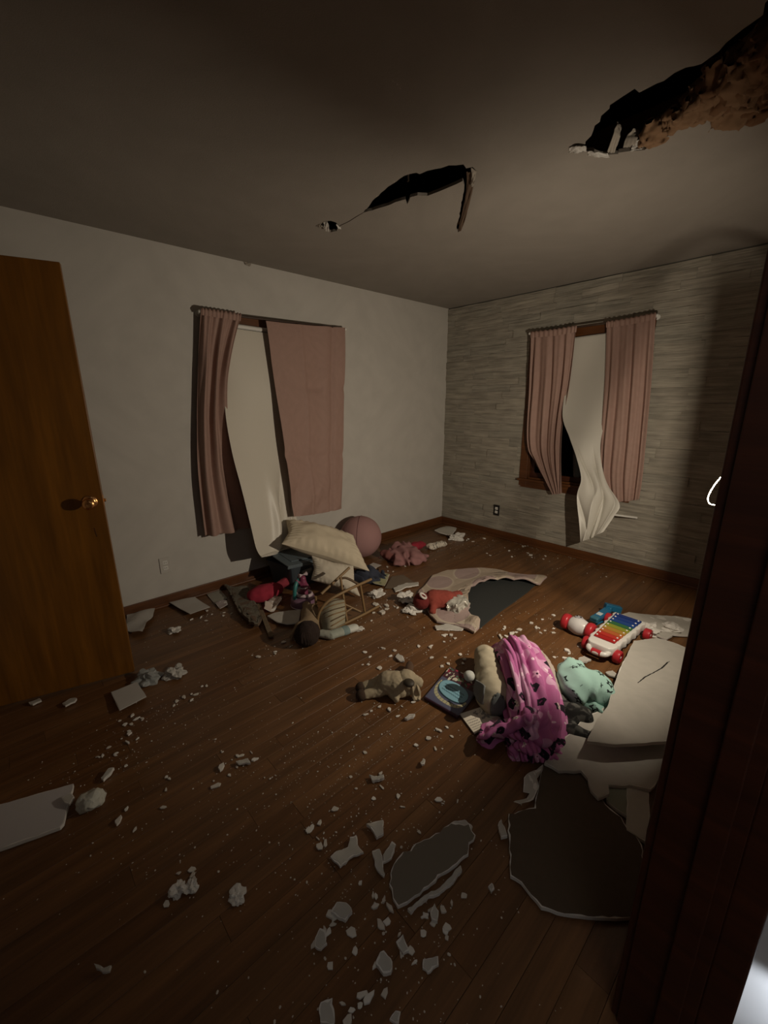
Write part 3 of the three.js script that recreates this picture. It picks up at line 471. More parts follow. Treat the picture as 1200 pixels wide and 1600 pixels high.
// storage tub, tipped against the wall
{
  const t = thing('storage_tub', 'dark slate blue storage tub with a loose lid under the cream pillow', 'tub', [-2.16, 0, 0.27]);
  const wall = (w0, d0, w1, d1, h, th) => { const s = (w, d) => { const r = 0.04, q = new THREE.Shape(); q.moveTo(-w + r, -d); q.lineTo(w - r, -d); q.quadraticCurveTo(w, -d, w, -d + r); q.lineTo(w, d - r); q.quadraticCurveTo(w, d, w - r, d); q.lineTo(-w + r, d); q.quadraticCurveTo(-w, d, -w, d - r); q.lineTo(-w, -d + r); q.quadraticCurveTo(-w, -d, -w + r, -d); return q.getSpacedPoints(64); };
    const rings = [[s(w0, d0), 0], [s(w1, d1), h], [s(w1 - th, d1 - th), h], [s(w0 - th, d0 - th), th]], pos = [], idx = [], m = rings[0][0].length;
    for (const [p, y] of rings) for (const q of p) pos.push(q.x, y, q.y);
    for (let k = 0; k < 3; k++) for (let i = 0; i < m - 1; i++) { const a = k * m + i, b = a + 1, c = a + m, d = c + 1; idx.push(a, c, b, b, c, d); }
    for (const k of [0, 3]) { pos.push(0, rings[k][1], 0); const c = pos.length / 3 - 1; for (let i = 0; i < m - 1; i++) idx.push(k * m + i, k * m + i + 1, c); }
    const g = new THREE.BufferGeometry(); g.setAttribute('position', new THREE.Float32BufferAttribute(pos, 3)); g.setIndex(idx); return toCreasedNormals(uvMetres((g.computeVertexNormals(), g)), 0.5); };
  const plastic = mat(lin(0.042, 0.052, 0.062), { roughness: 0.45 }), slate = mat(lin(0.1, 0.125, 0.14), { roughness: 0.42 });
  t.rotation.y = 0.18;
  part('body', wall(0.2, 0.13, 0.23, 0.155, 0.215, 0.006), plastic, t);
  part('rim', (() => { const g = wall(0.232, 0.157, 0.238, 0.163, 0.016, 0.012); return move(g, 0, 0.2, 0); })(), plastic, t);
  const h = part('handle', [rbox(-0.05, 0.05, -0.012, 0.012, -0.006, 0.012, 0.004), rbox(-0.042, 0.042, -0.03, -0.012, -0.004, 0.004, 0.002)], mat(lin(0.2, 0.2, 0.19), { roughness: 0.5 }), t, 'pale handle'); h.position.set(-0.08, 0.14, 0.152);
  const lid = part('lid', [rbox(-0.225, 0.225, 0, 0.012, -0.155, 0.155, 0.006), rbox(-0.16, 0.16, 0.01, 0.019, -0.1, 0.1, 0.006), rbox(-0.23, 0.23, -0.014, 0.004, 0.148, 0.16, 0.005)], slate, t, 'paler slate lid'); lid.position.set(-0.02, 0.222, 0.02); lid.rotation.set(0.16, -0.1, -0.1);
}
{
  const c = [[-2.202, 0.5, 0.15], [-1.733, 0.33, 0.439], [-1.795, 0.1, 0.724], [-2.394, 0.4, 0.406]];
  const t = thing('pillow', 'cream pillow slumped over the storage tub below the left window shade', 'pillow', [c[0][0] + 0.25, 0, 0.4]);
  wpart('cover', pillowGeo(...c, 0.2, 2, 0.014), cl([0.58, 0.5, 0.37]), t);
}
{
  const c = [[-2.222, 0.3, 0.542], [-1.968, 0.2, 0.728], [-2.036, 0.02, 0.89], [-2.282, 0.14, 0.61]];
  const t = thing('pillow', 'white pillow leaning beneath the cream pillow and touching the floor', 'pillow', [c[2][0] - 0.1, 0, c[2][2] - 0.1]);
  wpart('cover', pillowGeo(...c, 0.1, 7, 0.005), cl([0.55, 0.49, 0.39]), t);
}
{
  const c = [-1.464, 0.2, 0.059];
  const t = thing('ball_cushion', 'dusty pink round ball cushion resting against the white wall behind the pillows', 'cushion', [c[0], 0, 0.21]);
  part('cover', (() => { const g = new THREE.SphereGeometry(0.2, 64, 44); warp(g, (x, y, z) => { const a = Math.atan2(z, x), k = 1 + 0.006 * Math.sin(a * 8) * (1 - Math.abs(y) / 0.2) + 0.012 * N3(x * 9, y * 9, z * 9); return [x * k, 0.2 + y * 0.985 * k, z * k * 0.97]; }); return uvMetres(g); })(), cl([0.36, 0.2, 0.19]), t);
  part('piping', (() => { const g = new THREE.TorusGeometry(0.199, 0.003, 6, 80); g.rotateY(0.7); move(g, 0, 0.2, 0); return g; })(), cl([0.25, 0.13, 0.13]), t);
}
// heap of cloth: an implicit mound pressed on the floor with folds
function heap(base, parts, folds, h = 0.008, floorY = 0.0) {     // parts: [[x,y,z], [rx,ry,rz]] in metres from base
  let lo = [9, 9, 9], hi = [-9, -9, -9];
  for (const [c, r] of parts) for (let k = 0; k < 3; k++) { lo[k] = Math.min(lo[k], c[k] - r[k] * 1.25 - 0.02); hi[k] = Math.max(hi[k], c[k] + r[k] * 1.25 + 0.02); }
  lo[1] = Math.max(lo[1], floorY - 3 * h);
  return blob((x, y, z) => {
    let d = 1; for (const [c, r] of parts) d = smin(d, ellipsoid([x, y, z], c, r), 0.03);
    d += folds(x, y, z);
    return Math.max(d, floorY - y);
  }, lo, hi, h);
}
const rel = (p, b) => [p[0] - b[0], p[1] - b[1], p[2] - b[2]];
{
  const b = [-1.772, 0, 0.646]; b[1] = 0;
  const t = thing('folded_cloth', 'dark navy cloth folded on the floor beside the cream pillow tip', 'cloth', b);
  part('cloth', heap(b, [[[0, 0.03, -0.02], [0.13, 0.06, 0.1]], [[0.05, 0.02, 0.07], [0.09, 0.03, 0.05]]], (x, y, z) => 0.012 * Math.sin(x * 60 + 8 * N3(x * 9, z * 9)) + 0.01 * N3(x * 20, y * 20, z * 20), 0.007), cl([0.035, 0.04, 0.06]), t);
}
{
  const b = [-2.525, 0, 0.401]; b[1] = 0;
  const t = thing('plush_pouch', 'crimson plush pouch lying on the floor in front of the storage tub', 'plush', b);
  part('body', heap(b, [[[-0.02, 0.055, 0], [0.13, 0.06, 0.08]], [[-0.09, 0.05, 0.0], [0.07, 0.052, 0.06]]], (x, y, z) => 0.006 * N3(x * 22, y * 22, z * 22), 0.006), cl([0.33, 0.022, 0.045]), t);
  part('strap', heap(b, [[[0.13, 0.06, -0.03], [0.07, 0.035, 0.03]], [[0.17, 0.075, -0.04], [0.03, 0.03, 0.025]]], (x, y, z) => 0.008 * N3(x * 30, y * 30, z * 30), 0.006), cl([0.26, 0.03, 0.045]), t);
}
// toy with a round base
{
  const b = [-2.399, 0, 0.676]; b[1] = 0;
  const t = thing('doll_vanity', 'toy with a round lavender base, teal arch and pink figure', 'toy', b);
  const lav = mat(lin(0.2, 0.11, 0.16), { roughness: 0.4 }), pale = mat(lin(0.5, 0.4, 0.42), { roughness: 0.4 }), teal = mat(lin(0.03, 0.17, 0.16), { roughness: 0.4 }), rose = mat(lin(0.2, 0.035, 0.08), { roughness: 0.45 });
  part('base', lathe([[0, 0], [0.085, 0], [0.09, 0.01], [0.088, 0.055], [0.082, 0.07], [0, 0.072]], 40), lav, t);
  part('base_trim', move(orient(new THREE.TorusGeometry(0.089, 0.004, 8, 48), Math.PI / 2), 0, 0.008, 0), pale, t, 'pale rim');
  const tray = part('tray', [lathe([[0.045, 0], [0.062, 0], [0.066, 0.01], [0.06, 0.024], [0.048, 0.022], [0.045, 0.008]], 40)], pale, t); tray.position.set(0.01, 0.075, 0.0); tray.rotation.z = -0.12;
  part('arch', (() => { const g = new THREE.TorusGeometry(0.062, 0.014, 10, 36, Math.PI * 1.1); g.rotateZ(0.2); g.scale(1, 1.5, 1); g.rotateY(0.5); return move(g, -0.012, 0.09, -0.03); })(), teal, t, 'teal arch');
  const f = part('figure', (() => { const P = [[[0, 0.08, 0], [0, 0.16, -0.005], 0.03, 0.02], [[0, 0.165, -0.005], [0, 0.19, -0.01], 0.022, 0.024], [[-0.02, 0.15, 0], [-0.045, 0.185, -0.02], 0.009, 0.008], [[0.02, 0.15, 0], [0.035, 0.115, 0.02], 0.009, 0.008]]; return blob((x, y, z) => { let d = 1; for (const [a, c, r, s] of P) d = smin(d, capsule([x, y, z], a, c, r, s), 0.012); return d; }, [-0.07, 0.05, -0.06], [0.07, 0.23, 0.06], 0.005); })(), rose, t); f.position.set(0.012, 0.01, 0);
  part('bow', [orient(new THREE.ConeGeometry(0.016, 0.035, 12), 0, 0, Math.PI / 2), orient(new THREE.ConeGeometry(0.016, 0.035, 12), 0, 0, -Math.PI / 2)].map((g, i) => move(g, (i ? 0.014 : -0.014) * -1, 0.222, -0.004)), pale, f, 'pale pink bow');
  part('sash', move(orient(new THREE.TorusGeometry(0.026, 0.006, 8, 24), Math.PI / 2), 0, 0.125, -0.002), pale, f);
}
// doll lying face down, dark hair towards the camera
{
  const b = [-2.645, 0, 1.111]; b[1] = 0;
  const t = thing('doll', 'doll in beige clothes lying with its dark brown hair toward the room', 'doll', b);
  const B = rel([-2.492, 0.06, 0.909], b), Hd = rel([-2.66, 0.078, 1.142], b), sh = rel([-2.572, 0.07, 1.019], b);
  const a1 = rel([-2.64, 0.07, 1.021], b), a2 = rel([-2.696, 0.02, 1.018], b), r1 = rel([-2.543, 0.07, 1.047], b), r2 = rel([-2.437, 0.03, 0.886], b), l1 = rel([-2.421, 0.035, 0.748], b), l2 = rel([-2.405, 0.03, 0.654], b), k1 = rel([-2.37, 0.035, 0.809], b), k2 = rel([-2.302, 0.03, 0.724], b);
  part('body', blob((x, y, z) => { const p = [x, y, z]; let d = capsule(p, B, sh, 0.06, 0.05); d = smin(d, capsule(p, sh, a1, 0.03, 0.024), 0.02); d = smin(d, capsule(p, a1, a2, 0.024, 0.017), 0.015); d = smin(d, capsule(p, sh, r1, 0.03, 0.024), 0.02); d = smin(d, capsule(p, r1, r2, 0.022, 0.017), 0.012); d = smin(d, capsule(p, B, l1, 0.035, 0.028), 0.02); d = smin(d, capsule(p, l1, l2, 0.026, 0.02), 0.01); d = smin(d, capsule(p, B, k1, 0.035, 0.028), 0.02); d = smin(d, capsule(p, k1, k2, 0.026, 0.02), 0.01); return Math.max(d + 0.003 * N3(x * 40, y * 40, z * 40), 0.001 - y); }, [-0.3, -0.01, -0.4], [0.25, 0.16, 0.15], 0.008), cl([0.24, 0.17, 0.1]), t);
  part('head', blob((x, y, z) => ellipsoid([x, y, z], [Hd[0] - 0.006, Hd[1] - 0.004, Hd[2] + 0.0], [0.062, 0.066, 0.062]), [Hd[0] - 0.1, 0, Hd[2] - 0.1], [Hd[0] + 0.1, 0.17, Hd[2] + 0.1], 0.008), mat(lin(0.35, 0.2, 0.12), { roughness: 0.6 }), t);
  part('hair', blob((x, y, z) => Math.max(ellipsoid([x, y, z], Hd, [0.078, 0.077, 0.075]) + 0.0022 * Math.sin(Math.atan2(z - Hd[2], x - Hd[0]) * 31 + 6 * N3(x * 14, y * 14, z * 14)) + 0.006 * N3(x * 26, y * 26, z * 26), 0.003 - y), [Hd[0] - 0.1, -0.01, Hd[2] - 0.1], [Hd[0] + 0.1, 0.17, Hd[2] + 0.1], 0.0055), cl([0.022, 0.011, 0.007]), t, 'dark brown hair');
}
// rattan doll chair on its side
{
  const b = [-2.289, 0, 1.036]; b[1] = 0;
  const t = thing('rattan_chair', 'small rattan doll chair with a hooped frame lying on its side', 'toy chair', b);
  const cane = mat(lin(0.27, 0.165, 0.07), { roughness: 0.55, map: rep(mottleTex, 3, 3) }), dark = mat(lin(0.09, 0.05, 0.02), { roughness: 0.6 }), r = 0.0095;
  wpart('hoop', tube([[-2.078, 0.23, 1.066], [-2.216, 0.23, 1.079], [-2.336, 0.225, 1.087], [-2.452, 0.19, 1.069], [-2.511, 0.13, 1.057], [-2.527, 0.06, 1.06], [-2.52, 0.012, 1.104], [-2.452, 0.011, 1.113], [-2.362, 0.011, 1.11], [-2.195, 0.011, 1.103], [-2.025, 0.011, 1.085]], r, 90, 8), cane, t);
  wpart('arm_rail', rod([-2.419, 0.19, 0.948], [-2.162, 0.3, 0.93], r), cane, t);
  wpart('leg', rod([-2.309, 0.3, 1.02], [-2.324, 0.014, 1.096], r * 0.9), cane, t);
  wpart('leg', rod([-2.194, 0.23, 1.086], [-2.157, 0.014, 1.084], r * 0.9), cane, t);
  wpart('stretcher', tube([[-2.308, 0.29, 1.019], [-2.277, 0.29, 1.034], [-2.194, 0.23, 1.073]], r * 0.9, 16, 8), dark, t, 'dark stretcher');
  wpart('stretcher', rod([-2.314, 0.12, 1.061], [-2.219, 0.05, 1.118], r * 0.7), cane, t);
  wpart('stretcher', rod([-2.453, 0.04, 1.082], [-2.276, 0.09, 1.093], r * 0.7), cane, t);
  wpart('leg', rod([-2.457, 0.18, 0.936], [-2.448, 0.05, 0.926], r * 0.9), cane, t);
  const seat = [[[-2.458, 0.16, 1.032], [-2.383, 0.17, 1.042], [-2.331, 0.16, 1.077]], [[-2.499, 0.1, 1.05], [-2.457, 0.13, 1.12], [-2.362, 0.1, 1.122]], [[-2.517, 0.03, 1.107], [-2.485, 0.05, 1.161], [-2.377, 0.035, 1.131]]];
  wpart('seat_pad', cloth(seat, { nu: 20, nv: 20, th: 0.022, disp: (u, v) => 0.004 * N3(u * 6, v * 6) }), cl([0.3, 0.27, 0.19]), t, 'pale woven seat');
  for (let k = 0; k < 6; k++) { const v = 0.12 + k * 0.155, up = new THREE.Vector3(0, 0.012, 0.009); const q = [0.02, 0.25, 0.5, 0.75, 0.98].map((u) => V3(spline(seat.map((s) => spline(s, u)), clamp(v - (u - 0.5) * 0.22))).add(up).toArray()); wpart('seat_cane', tube(q, 0.004, 20, 6), k % 2 ? cane : dark, t); }
}
{
  const b = [-2.459, 0, 1.176]; b[1] = 0;
  const t = thing('padded_strap', 'pale grey green padded strap with a white end below the toy chair', 'strap', b);
  const a = rel([-2.544, 0.022, 1.125], b), m1 = rel([-2.514, 0.024, 1.178], b), m2 = rel([-2.444, 0.024, 1.192], b), c = rel([-2.354, 0.022, 1.209], b);
  const seg = (p, q, r0, r1, m, n, l) => part(n, blob((x, y, z) => Math.max(capsule([x, y * 1.4, z], [p[0], p[1] * 1.4, p[2]], [q[0], q[1] * 1.4, q[2]], r0, r1) + 0.002 * N3(x * 50, y * 50, z * 50), 0.001 - y), [-0.2, -0.01, -0.15], [0.2, 0.06, 0.15], 0.006), m, t, l);
  seg(a, m1, 0.032, 0.036, cl([0.4, 0.4, 0.33]), 'pad'); seg(m1, m2, 0.036, 0.037, cl([0.34, 0.36, 0.3]), 'pad'); seg(m2.map((v, i) => mix(v, c[i], 0.2)), m2.map((v, i) => mix(v, c[i], 0.35)), 0.038, 0.038, cl([0.2, 0.26, 0.25]), 'band', 'grey teal band'); seg(m2.map((v, i) => mix(v, c[i], 0.55)), c, 0.033, 0.033, mat(lin(0.58, 0.58, 0.52), { roughness: 0.6 }), 'tip', 'white end');
}
// pink clothes in the far corner
{
  const b = [-1.184, 0, 0.534]; b[1] = 0;
  const t = thing('clothes_heap', 'crumpled pink clothes heaped on the floor near the far corner', 'clothes', b);
  part('cloth', heap(b, [[[-0.02, 0.04, 0], [0.17, 0.075, 0.13]], [[-0.12, 0.03, 0.08], [0.1, 0.05, 0.06]], [[0.03, 0.06, -0.1], [0.12, 0.06, 0.08]], [[0.06, 0.03, 0.12], [0.09, 0.045, 0.05]], [[-0.02, 0.03, 0.14], [0.12, 0.04, 0.06]]], (x, y, z) => 0.009 * Math.sin(40 * x + 26 * z + 7 * N3(x * 7, y * 7, z * 7)) + 0.016 * N3(x * 15, y * 15, z * 15), 0.007), cl([0.3, 0.145, 0.14]), t);
  part('cloth', heap(b, [[[-0.13, 0.05, -0.07], [0.1, 0.04, 0.07]]], (x, y, z) => 0.015 * Math.sin(44 * x + 3 * N3(x * 9, z * 9)) + 0.012 * N3(x * 21, y * 21, z * 21), 0.008), cl([0.24, 0.09, 0.08]), t, 'dusky rose fold');
}
{
  const b = [-0.949, 0, 0.492]; b[1] = 0;
  const t = thing('red_cloth', 'small crimson cloth on the pink clothes in the far corner', 'cloth', b);
  part('cloth', heap(b, [[[0, 0.05, -0.02], [0.1, 0.04, 0.05]], [[-0.06, 0.07, 0], [0.06, 0.03, 0.04]]], (x, y, z) => 0.01 * N3(x * 25, y * 25, z * 25), 0.007), cl([0.3, 0.018, 0.035]), t);
}
{
  const b = [-0.758, 0, 0.545]; b[1] = 0;
  const t = thing('baby_sock', 'small cream baby garment with dark specks beside the crimson cloth', 'clothes', b);
  const tex = dataTex(64, 64, (u, v) => { const k = N3(u * 14, v * 14) > 0.38 ? 0.25 : 0.82; return [k, k * 0.96, k * 0.88]; });
  part('cloth', heap(b, [[[-0.07, 0.03, 0], [0.05, 0.035, 0.05]], [[0.03, 0.025, 0], [0.09, 0.03, 0.035]], [[0.1, 0.02, 0.02], [0.04, 0.025, 0.03]]], (x, y, z) => 0.008 * N3(x * 30, y * 30, z * 30), 0.006), mat(0xffffff, { map: rep(tex, 6, 6), roughness: 0.95 }), t);
}
// the play mat
{
  const b = [-1.385, 0, 1.42]; b[1] = 0;
  const t = thing('play_mat', 'curved foam mat with pink blobs curving around a flat dark grey area', 'mat', b);
  const W = (l, h) => { const s = new THREE.Shape(rough(l, 0.05, 0.002, 4).map((q) => new THREE.Vector2(q[0] - b[0], q[1] - b[2]))); const g = new THREE.ExtrudeGeometry(s, { depth: h, bevelEnabled: true, bevelSize: 0.002, bevelThickness: 0.002, bevelSegments: 1 }); g.rotateX(Math.PI / 2); g.translate(0, h, 0); return new TessellateModifier(0.04, 5).modify(g); };
  const face = [[-1.535, 1.091], [-1.339, 1.002], [-1.163, 1.018], [-0.991, 1.122], [-0.902, 1.187], [-0.841, 1.284], [-0.826, 1.413], [-0.724, 1.638], [-0.769, 1.716], [-0.875, 1.715], [-0.931, 1.597], [-1.01, 1.488], [-1.121, 1.417], [-1.235, 1.391], [-1.358, 1.4], [-1.472, 1.454], [-1.559, 1.523], [-1.614, 1.574], [-1.672, 1.605], [-1.692, 1.646], [-1.695, 1.689], [-1.734, 1.742], [-1.783, 1.771], [-1.829, 1.769], [-1.833, 1.692], [-1.843, 1.617], [-1.897, 1.521], [-1.86, 1.428], [-1.779, 1.315], [-1.764, 1.206], [-1.636, 1.121]];
  const cvs = document.createElement('canvas'); cvs.width = 512; cvs.height = 512; const x = cvs.getContext('2d');
  x.fillStyle = '#b0a08e'; x.fillRect(0, 0, 512, 512); const rr = rngOf(5);
  x.strokeStyle = '#bcae9c'; x.lineWidth = 9;
  for (const [px, py, rx, ry] of [[90, 110, 75, 60], [270, 90, 95, 60], [430, 170, 70, 90], [110, 300, 90, 80], [300, 290, 85, 75], [420, 400, 80, 70], [200, 450, 100, 60]]) { x.fillStyle = '#a5908a'; x.beginPath(); x.ellipse(px, py, rx, ry, 0.4, 0, 6.3); x.fill(); x.stroke(); }
  for (let i = 0; i < 60; i++) { x.fillStyle = 'rgba(70,58,50,0.55)'; x.fillRect(rr() * 512, rr() * 512, 3, 3); }
  const tex = new THREE.CanvasTexture(cvs); tex.colorSpace = THREE.SRGBColorSpace; tex.wrapS = tex.wrapT = THREE.RepeatWrapping; tex.repeat.set(1.1, 1.1); tex.offset.set(0.2, 0.1);
  const edge = [[-0.769, 1.716], [-0.931, 1.597], [-1.01, 1.488], [-1.121, 1.417], [-1.235, 1.391], [-1.358, 1.4], [-1.472, 1.454], [-1.617, 1.571]].map((q) => [q[0] - b[0], q[1] - b[2]]);
  const curl = [-1.739, 1.726], tipc = [curl[0] - b[0], curl[1] - b[2]];
  const lift = (px, pz) => { let d = 9; for (const e of edge) d = Math.min(d, Math.hypot(px - e[0], pz - e[1])); return 0.045 * Math.exp(-((d / 0.11) ** 2)) + 0.05 * Math.exp(-(((Math.hypot(px - tipc[0], pz - tipc[1])) / 0.07) ** 2)) + 0.006 * N3(px * 7, pz * 7); };
  part('printed_face', uvMetres(warp(W(face, 0.011), (px, y, pz) => [px, y + 0.007 + Math.max(0, lift(px, pz)), pz])), mat(0xffffff, { map: tex, roughness: 0.9, bumpMap: rep(bumpTex, 4, 4), bumpScale: 0.0006 }), t, 'beige face printed with pink blobs');
  const back = [[-1.147, 1.324], [-0.917, 1.437], [-0.813, 1.554], [-0.776, 1.659], [-1.029, 1.695], [-1.26, 1.71], [-1.458, 1.721], [-1.652, 1.741], [-1.747, 1.751], [-1.727, 1.682], [-1.701, 1.59], [-1.581, 1.448], [-1.386, 1.343]];
  part('dark_sheet', uvMetres(warp(W(back, 0.004), (px, y, pz) => [px, y + 0.001, pz])), mat(lin(0.026, 0.028, 0.026), { roughness: 0.85 }), t, 'flat dark grey sheet');  // flat dark sheet filling the notch of the mat
}
// red plush toy
{
  const b = [-1.699, 0.018, 1.371]; b[1] = 0.012;
  const t = thing('plush_toy', 'brick red plush toy lying face down on the curved mat', 'plush', b);
  const Hd = rel([-1.836, 0.075, 1.327], b), B1 = rel([-1.759, 0.08, 1.373], b), B2 = rel([-1.694, 0.08, 1.435], b), L1 = rel([-1.552, 0.06, 1.429], b), L2 = rel([-1.633, 0.05, 1.492], b), A1 = rel([-1.836, 0.035, 1.428], b);
  const fur = (x, y, z) => 0.004 * N3(x * 60, y * 60, z * 60) + 0.003 * N3(x * 130, y * 130, z * 130);
  part('body', blob((x, y, z) => { const p = [x, y, z]; let d = capsule(p, B1, B2, 0.068, 0.06); d = smin(d, capsule(p, B2, L1, 0.04, 0.034), 0.03); d = smin(d, capsule(p, B2, L2, 0.036, 0.032), 0.03); d = smin(d, capsule(p, B1, A1, 0.03, 0.024), 0.02); return Math.max(d + fur(x, y, z), 0.012 - y); }, [-0.25, 0, -0.22], [0.28, 0.2, 0.22], 0.0075), cl([0.25, 0.045, 0.03]), t);
  part('head', blob((x, y, z) => Math.max(ellipsoid([x, y, z], Hd, [0.062, 0.06, 0.06]) + fur(x, y, z), 0.012 - y), [Hd[0] - 0.1, 0, Hd[2] - 0.1], [Hd[0] + 0.1, 0.18, Hd[2] + 0.1], 0.007), cl([0.14, 0.014, 0.012]), t, 'dark red head');
  const ring = part('ring', orient(new THREE.TorusGeometry(0.024, 0.008, 10, 28), Math.PI / 2), mat(lin(0.6, 0.55, 0.5), { roughness: 0.5 }), t, 'white plastic ring'); const q = rel([-1.854, 0.13, 1.354], b); ring.position.set(...q); ring.rotation.set(0.5, 0, -0.3);
}
{
  const b = [-1.665, 0, 1.513]; b[1] = 0.02;
  const t = thing('crumpled_foil', 'crumpled silvery plastic wad on the mat beside the red plush toy', 'wrapper', b);
  part('wad', (() => { const g = blob((x, y, z) => { const s = 0.06 * Math.abs(N3(x * 13, y * 13, z * 13)) + 0.03 * Math.abs(N3(x * 28, y * 28, z * 28)); return ellipsoid([x, y, z], [0, 0.035, 0], [0.1, 0.06, 0.075]) + s * 0.8 - 0.008; }, [-0.14, -0.03, -0.12], [0.14, 0.12, 0.12], 0.0065); return toCreasedNormals(g, 0.25); })(), mat(lin(0.5, 0.48, 0.42), { roughness: 0.35, metalness: 0.25 }), t);
}
// xylophone on wheels
{
  const FL = [-1.465, 0.038, 2.313], FR = [-1.484, 0.038, 2.489], BL = [-1.066, 0.038, 2.294], BR = [-1.099, 0.038, 2.531];
  const fm = V3(FL).add(V3(FR)).multiplyScalar(0.5), bm = V3(BL).add(V3(BR)).multiplyScalar(0.5), ax = fm.clone().sub(bm), len = ax.length() , mid = fm.clone().add(bm).multiplyScalar(0.5);
  const wF = V3(FL).distanceTo(V3(FR)), wB = V3(BL).distanceTo(V3(BR)), turn = Math.atan2(ax.x, ax.z);
  const t = thing('toy_xylophone', 'white toy xylophone with rainbow keys and red wheels on the bare floor', 'toy', [mid.x, 0, mid.z]); t.rotation.y = turn;
  const wh = mat(lin(0.68, 0.66, 0.62), { roughness: 0.3 }), red = mat(lin(0.42, 0.022, 0.03), { roughness: 0.35 }), w = (wF + wB) / 4 - 0.02;
  // local: +z towards the front (handle), x across
  const Z = len / 2, outl = (z) => w * mix(1.0, 0.86, (z + Z) / (2 * Z));
  const prof = []; for (let i = 0; i <= 14; i++) { const z = -Z + 2 * Z * i / 14; prof.push([z, outl(z), 0.078 + 0.012 * Math.sin(Math.PI * i / 14)]); }
  part('body', (() => { const s = new THREE.Shape(); s.moveTo(-outl(-Z), -Z - 0.02); for (const q of prof) s.lineTo(-q[1] - 0.006 * Math.sin(q[0] * 90), q[0]); s.quadraticCurveTo(-w * 0.8, Z + 0.045, -w * 0.5, Z + 0.05); s.lineTo(w * 0.5, Z + 0.05); s.quadraticCurveTo(w * 0.8, Z + 0.045, outl(Z), Z); for (const q of prof.slice().reverse()) s.lineTo(q[1] + 0.006 * Math.sin(q[0] * 90), q[0]); s.lineTo(outl(-Z), -Z - 0.02); s.closePath();
    const g = new THREE.ExtrudeGeometry(s, { depth: 0.034, bevelEnabled: true, bevelSize: 0.007, bevelThickness: 0.008, bevelSegments: 3 }); g.rotateX(Math.PI / 2); g.translate(0, 0.085, 0); return toCreasedNormals(g, 0.6); })(), wh, t);
  const cols = [[0.008, 0.03, 0.16], [0.01, 0.04, 0.2], [0.012, 0.055, 0.22], [0.03, 0.13, 0.05], [0.24, 0.26, 0.03], [0.36, 0.2, 0.035], [0.42, 0.11, 0.03], [0.42, 0.03, 0.02], [0.34, 0.012, 0.012]];
  cols.forEach((c, i) => { const z = -Z - 0.005 + (i + 0.5) * (2 * Z - 0.005) / 9, hw = outl(z) * mix(0.9, 0.8, i / 8); const k = part('key', rbox(-hw, hw, 0, 0.011, -Z / 9 * 0.84, Z / 9 * 0.84, 0.005, 3), mat(lin(...c), { roughness: 0.22 }), t); k.position.set(0, 0.0925, z);
    for (const s of [-1, 1]) { const p = part('peg', lathe([[0, 0.004], [0.004, 0.0035], [0.0055, 0.001], [0.0055, 0]], 12), wh, k); p.position.set(s * hw * 0.8, 0.011, 0); } });
  for (const [q, s, r] of [[FL, -1, 0.038], [FR, 1, 0.038], [BL, -1, 0.036], [BR, 1, 0.036]]) {
    const p = V3(q).sub(mid).applyAxisAngle(new THREE.Vector3(0, 1, 0), -turn), wl = part('wheel', lathe([[0, -0.022], [0.02, -0.022], [0.032, -0.02], [r, -0.012], [r, 0.012], [0.032, 0.02], [0.018, 0.019], [0.016, 0.014], [0, 0.014]], 36), red, t);
    wl.rotation.z = s > 0 ? -Math.PI / 2 : Math.PI / 2; wl.position.set(p.x, r, p.z);
    part('hub', lathe([[0, 0.019], [0.008, 0.018], [0.01, 0.012]], 16), wh, wl);
  }
  for (const [q, z] of [[wF, Z], [wB, -Z]]) part('axle', rod([-q / 2 + 0.02, 0.037, z], [q / 2 - 0.02, 0.037, z], 0.007), mat(lin(0.06, 0.09, 0.13), { roughness: 0.5 }), t);
  const hn = part('handle', [tube([[-w * 0.62, 0, -0.02], [-w * 0.58, -0.004, 0.016], [-w * 0.35, -0.006, 0.03], [w * 0.35, -0.006, 0.03], [w * 0.58, -0.004, 0.016], [w * 0.62, 0, -0.02]], 0.015, 40, 12)], wh, t); hn.position.set(0, 0.062, Z + 0.05);
  part('grip', rod([-w * 0.3, -0.006, 0.03], [w * 0.3, -0.006, 0.03], 0.0172, 18), red, hn, 'red grip');
}
{
  const a = [-1.339, 0.048, 2.129], c = [-1.349, 0.048, 2.289], m = V3(a).add(V3(c)).multiplyScalar(0.5), L = V3(a).distanceTo(V3(c)) / 2;
  const t = thing('toy_roller', 'white egg shaped toy roller with a red wheel at each end', 'toy', [m.x, 0, m.z]); t.rotation.y = Math.atan2(-(c[2] - a[2]), c[0] - a[0]);
  const wh = mat(lin(0.6, 0.58, 0.57), { roughness: 0.25 }), red = mat(lin(0.42, 0.022, 0.03), { roughness: 0.35 });
  const turnX = (g) => { g.rotateZ(-Math.PI / 2); return move(g, 0, 0.056, 0); };
  part('body', turnX(lathe([[0, -L * 0.72], [0.032, -L * 0.72], [0.047, -L * 0.5], [0.056, -L * 0.1], [0.055, L * 0.2], [0.044, L * 0.6], [0.036, L * 0.75], [0, L * 0.75]], 36)), wh, t);
  for (const s of [-1, 1]) part('wheel', turnX(move(lathe([[0, -0.024], [0.03, -0.024], [0.045, -0.02], [0.05, -0.008], [0.05, 0.01], [0.044, 0.022], [0.02, 0.025], [0, 0.024]], 36), 0, s * L * 0.95, 0)), red, t);
  part('face_plate', (() => { const g = new THREE.SphereGeometry(0.02, 20, 12); g.scale(1.3, 0.3, 1); return move(g, -0.005, 0.11, -0.01); })(), mat(lin(0.35, 0.34, 0.36), { roughness: 0.3 }), t);
  part('eye', [-1, 1].map((s) => { const g = new THREE.SphereGeometry(0.005, 10, 8); return move(g, -0.005 + s * 0.012, 0.116, -0.008); }), mat(0x0a0a0a, { roughness: 0.2 }), t);
}
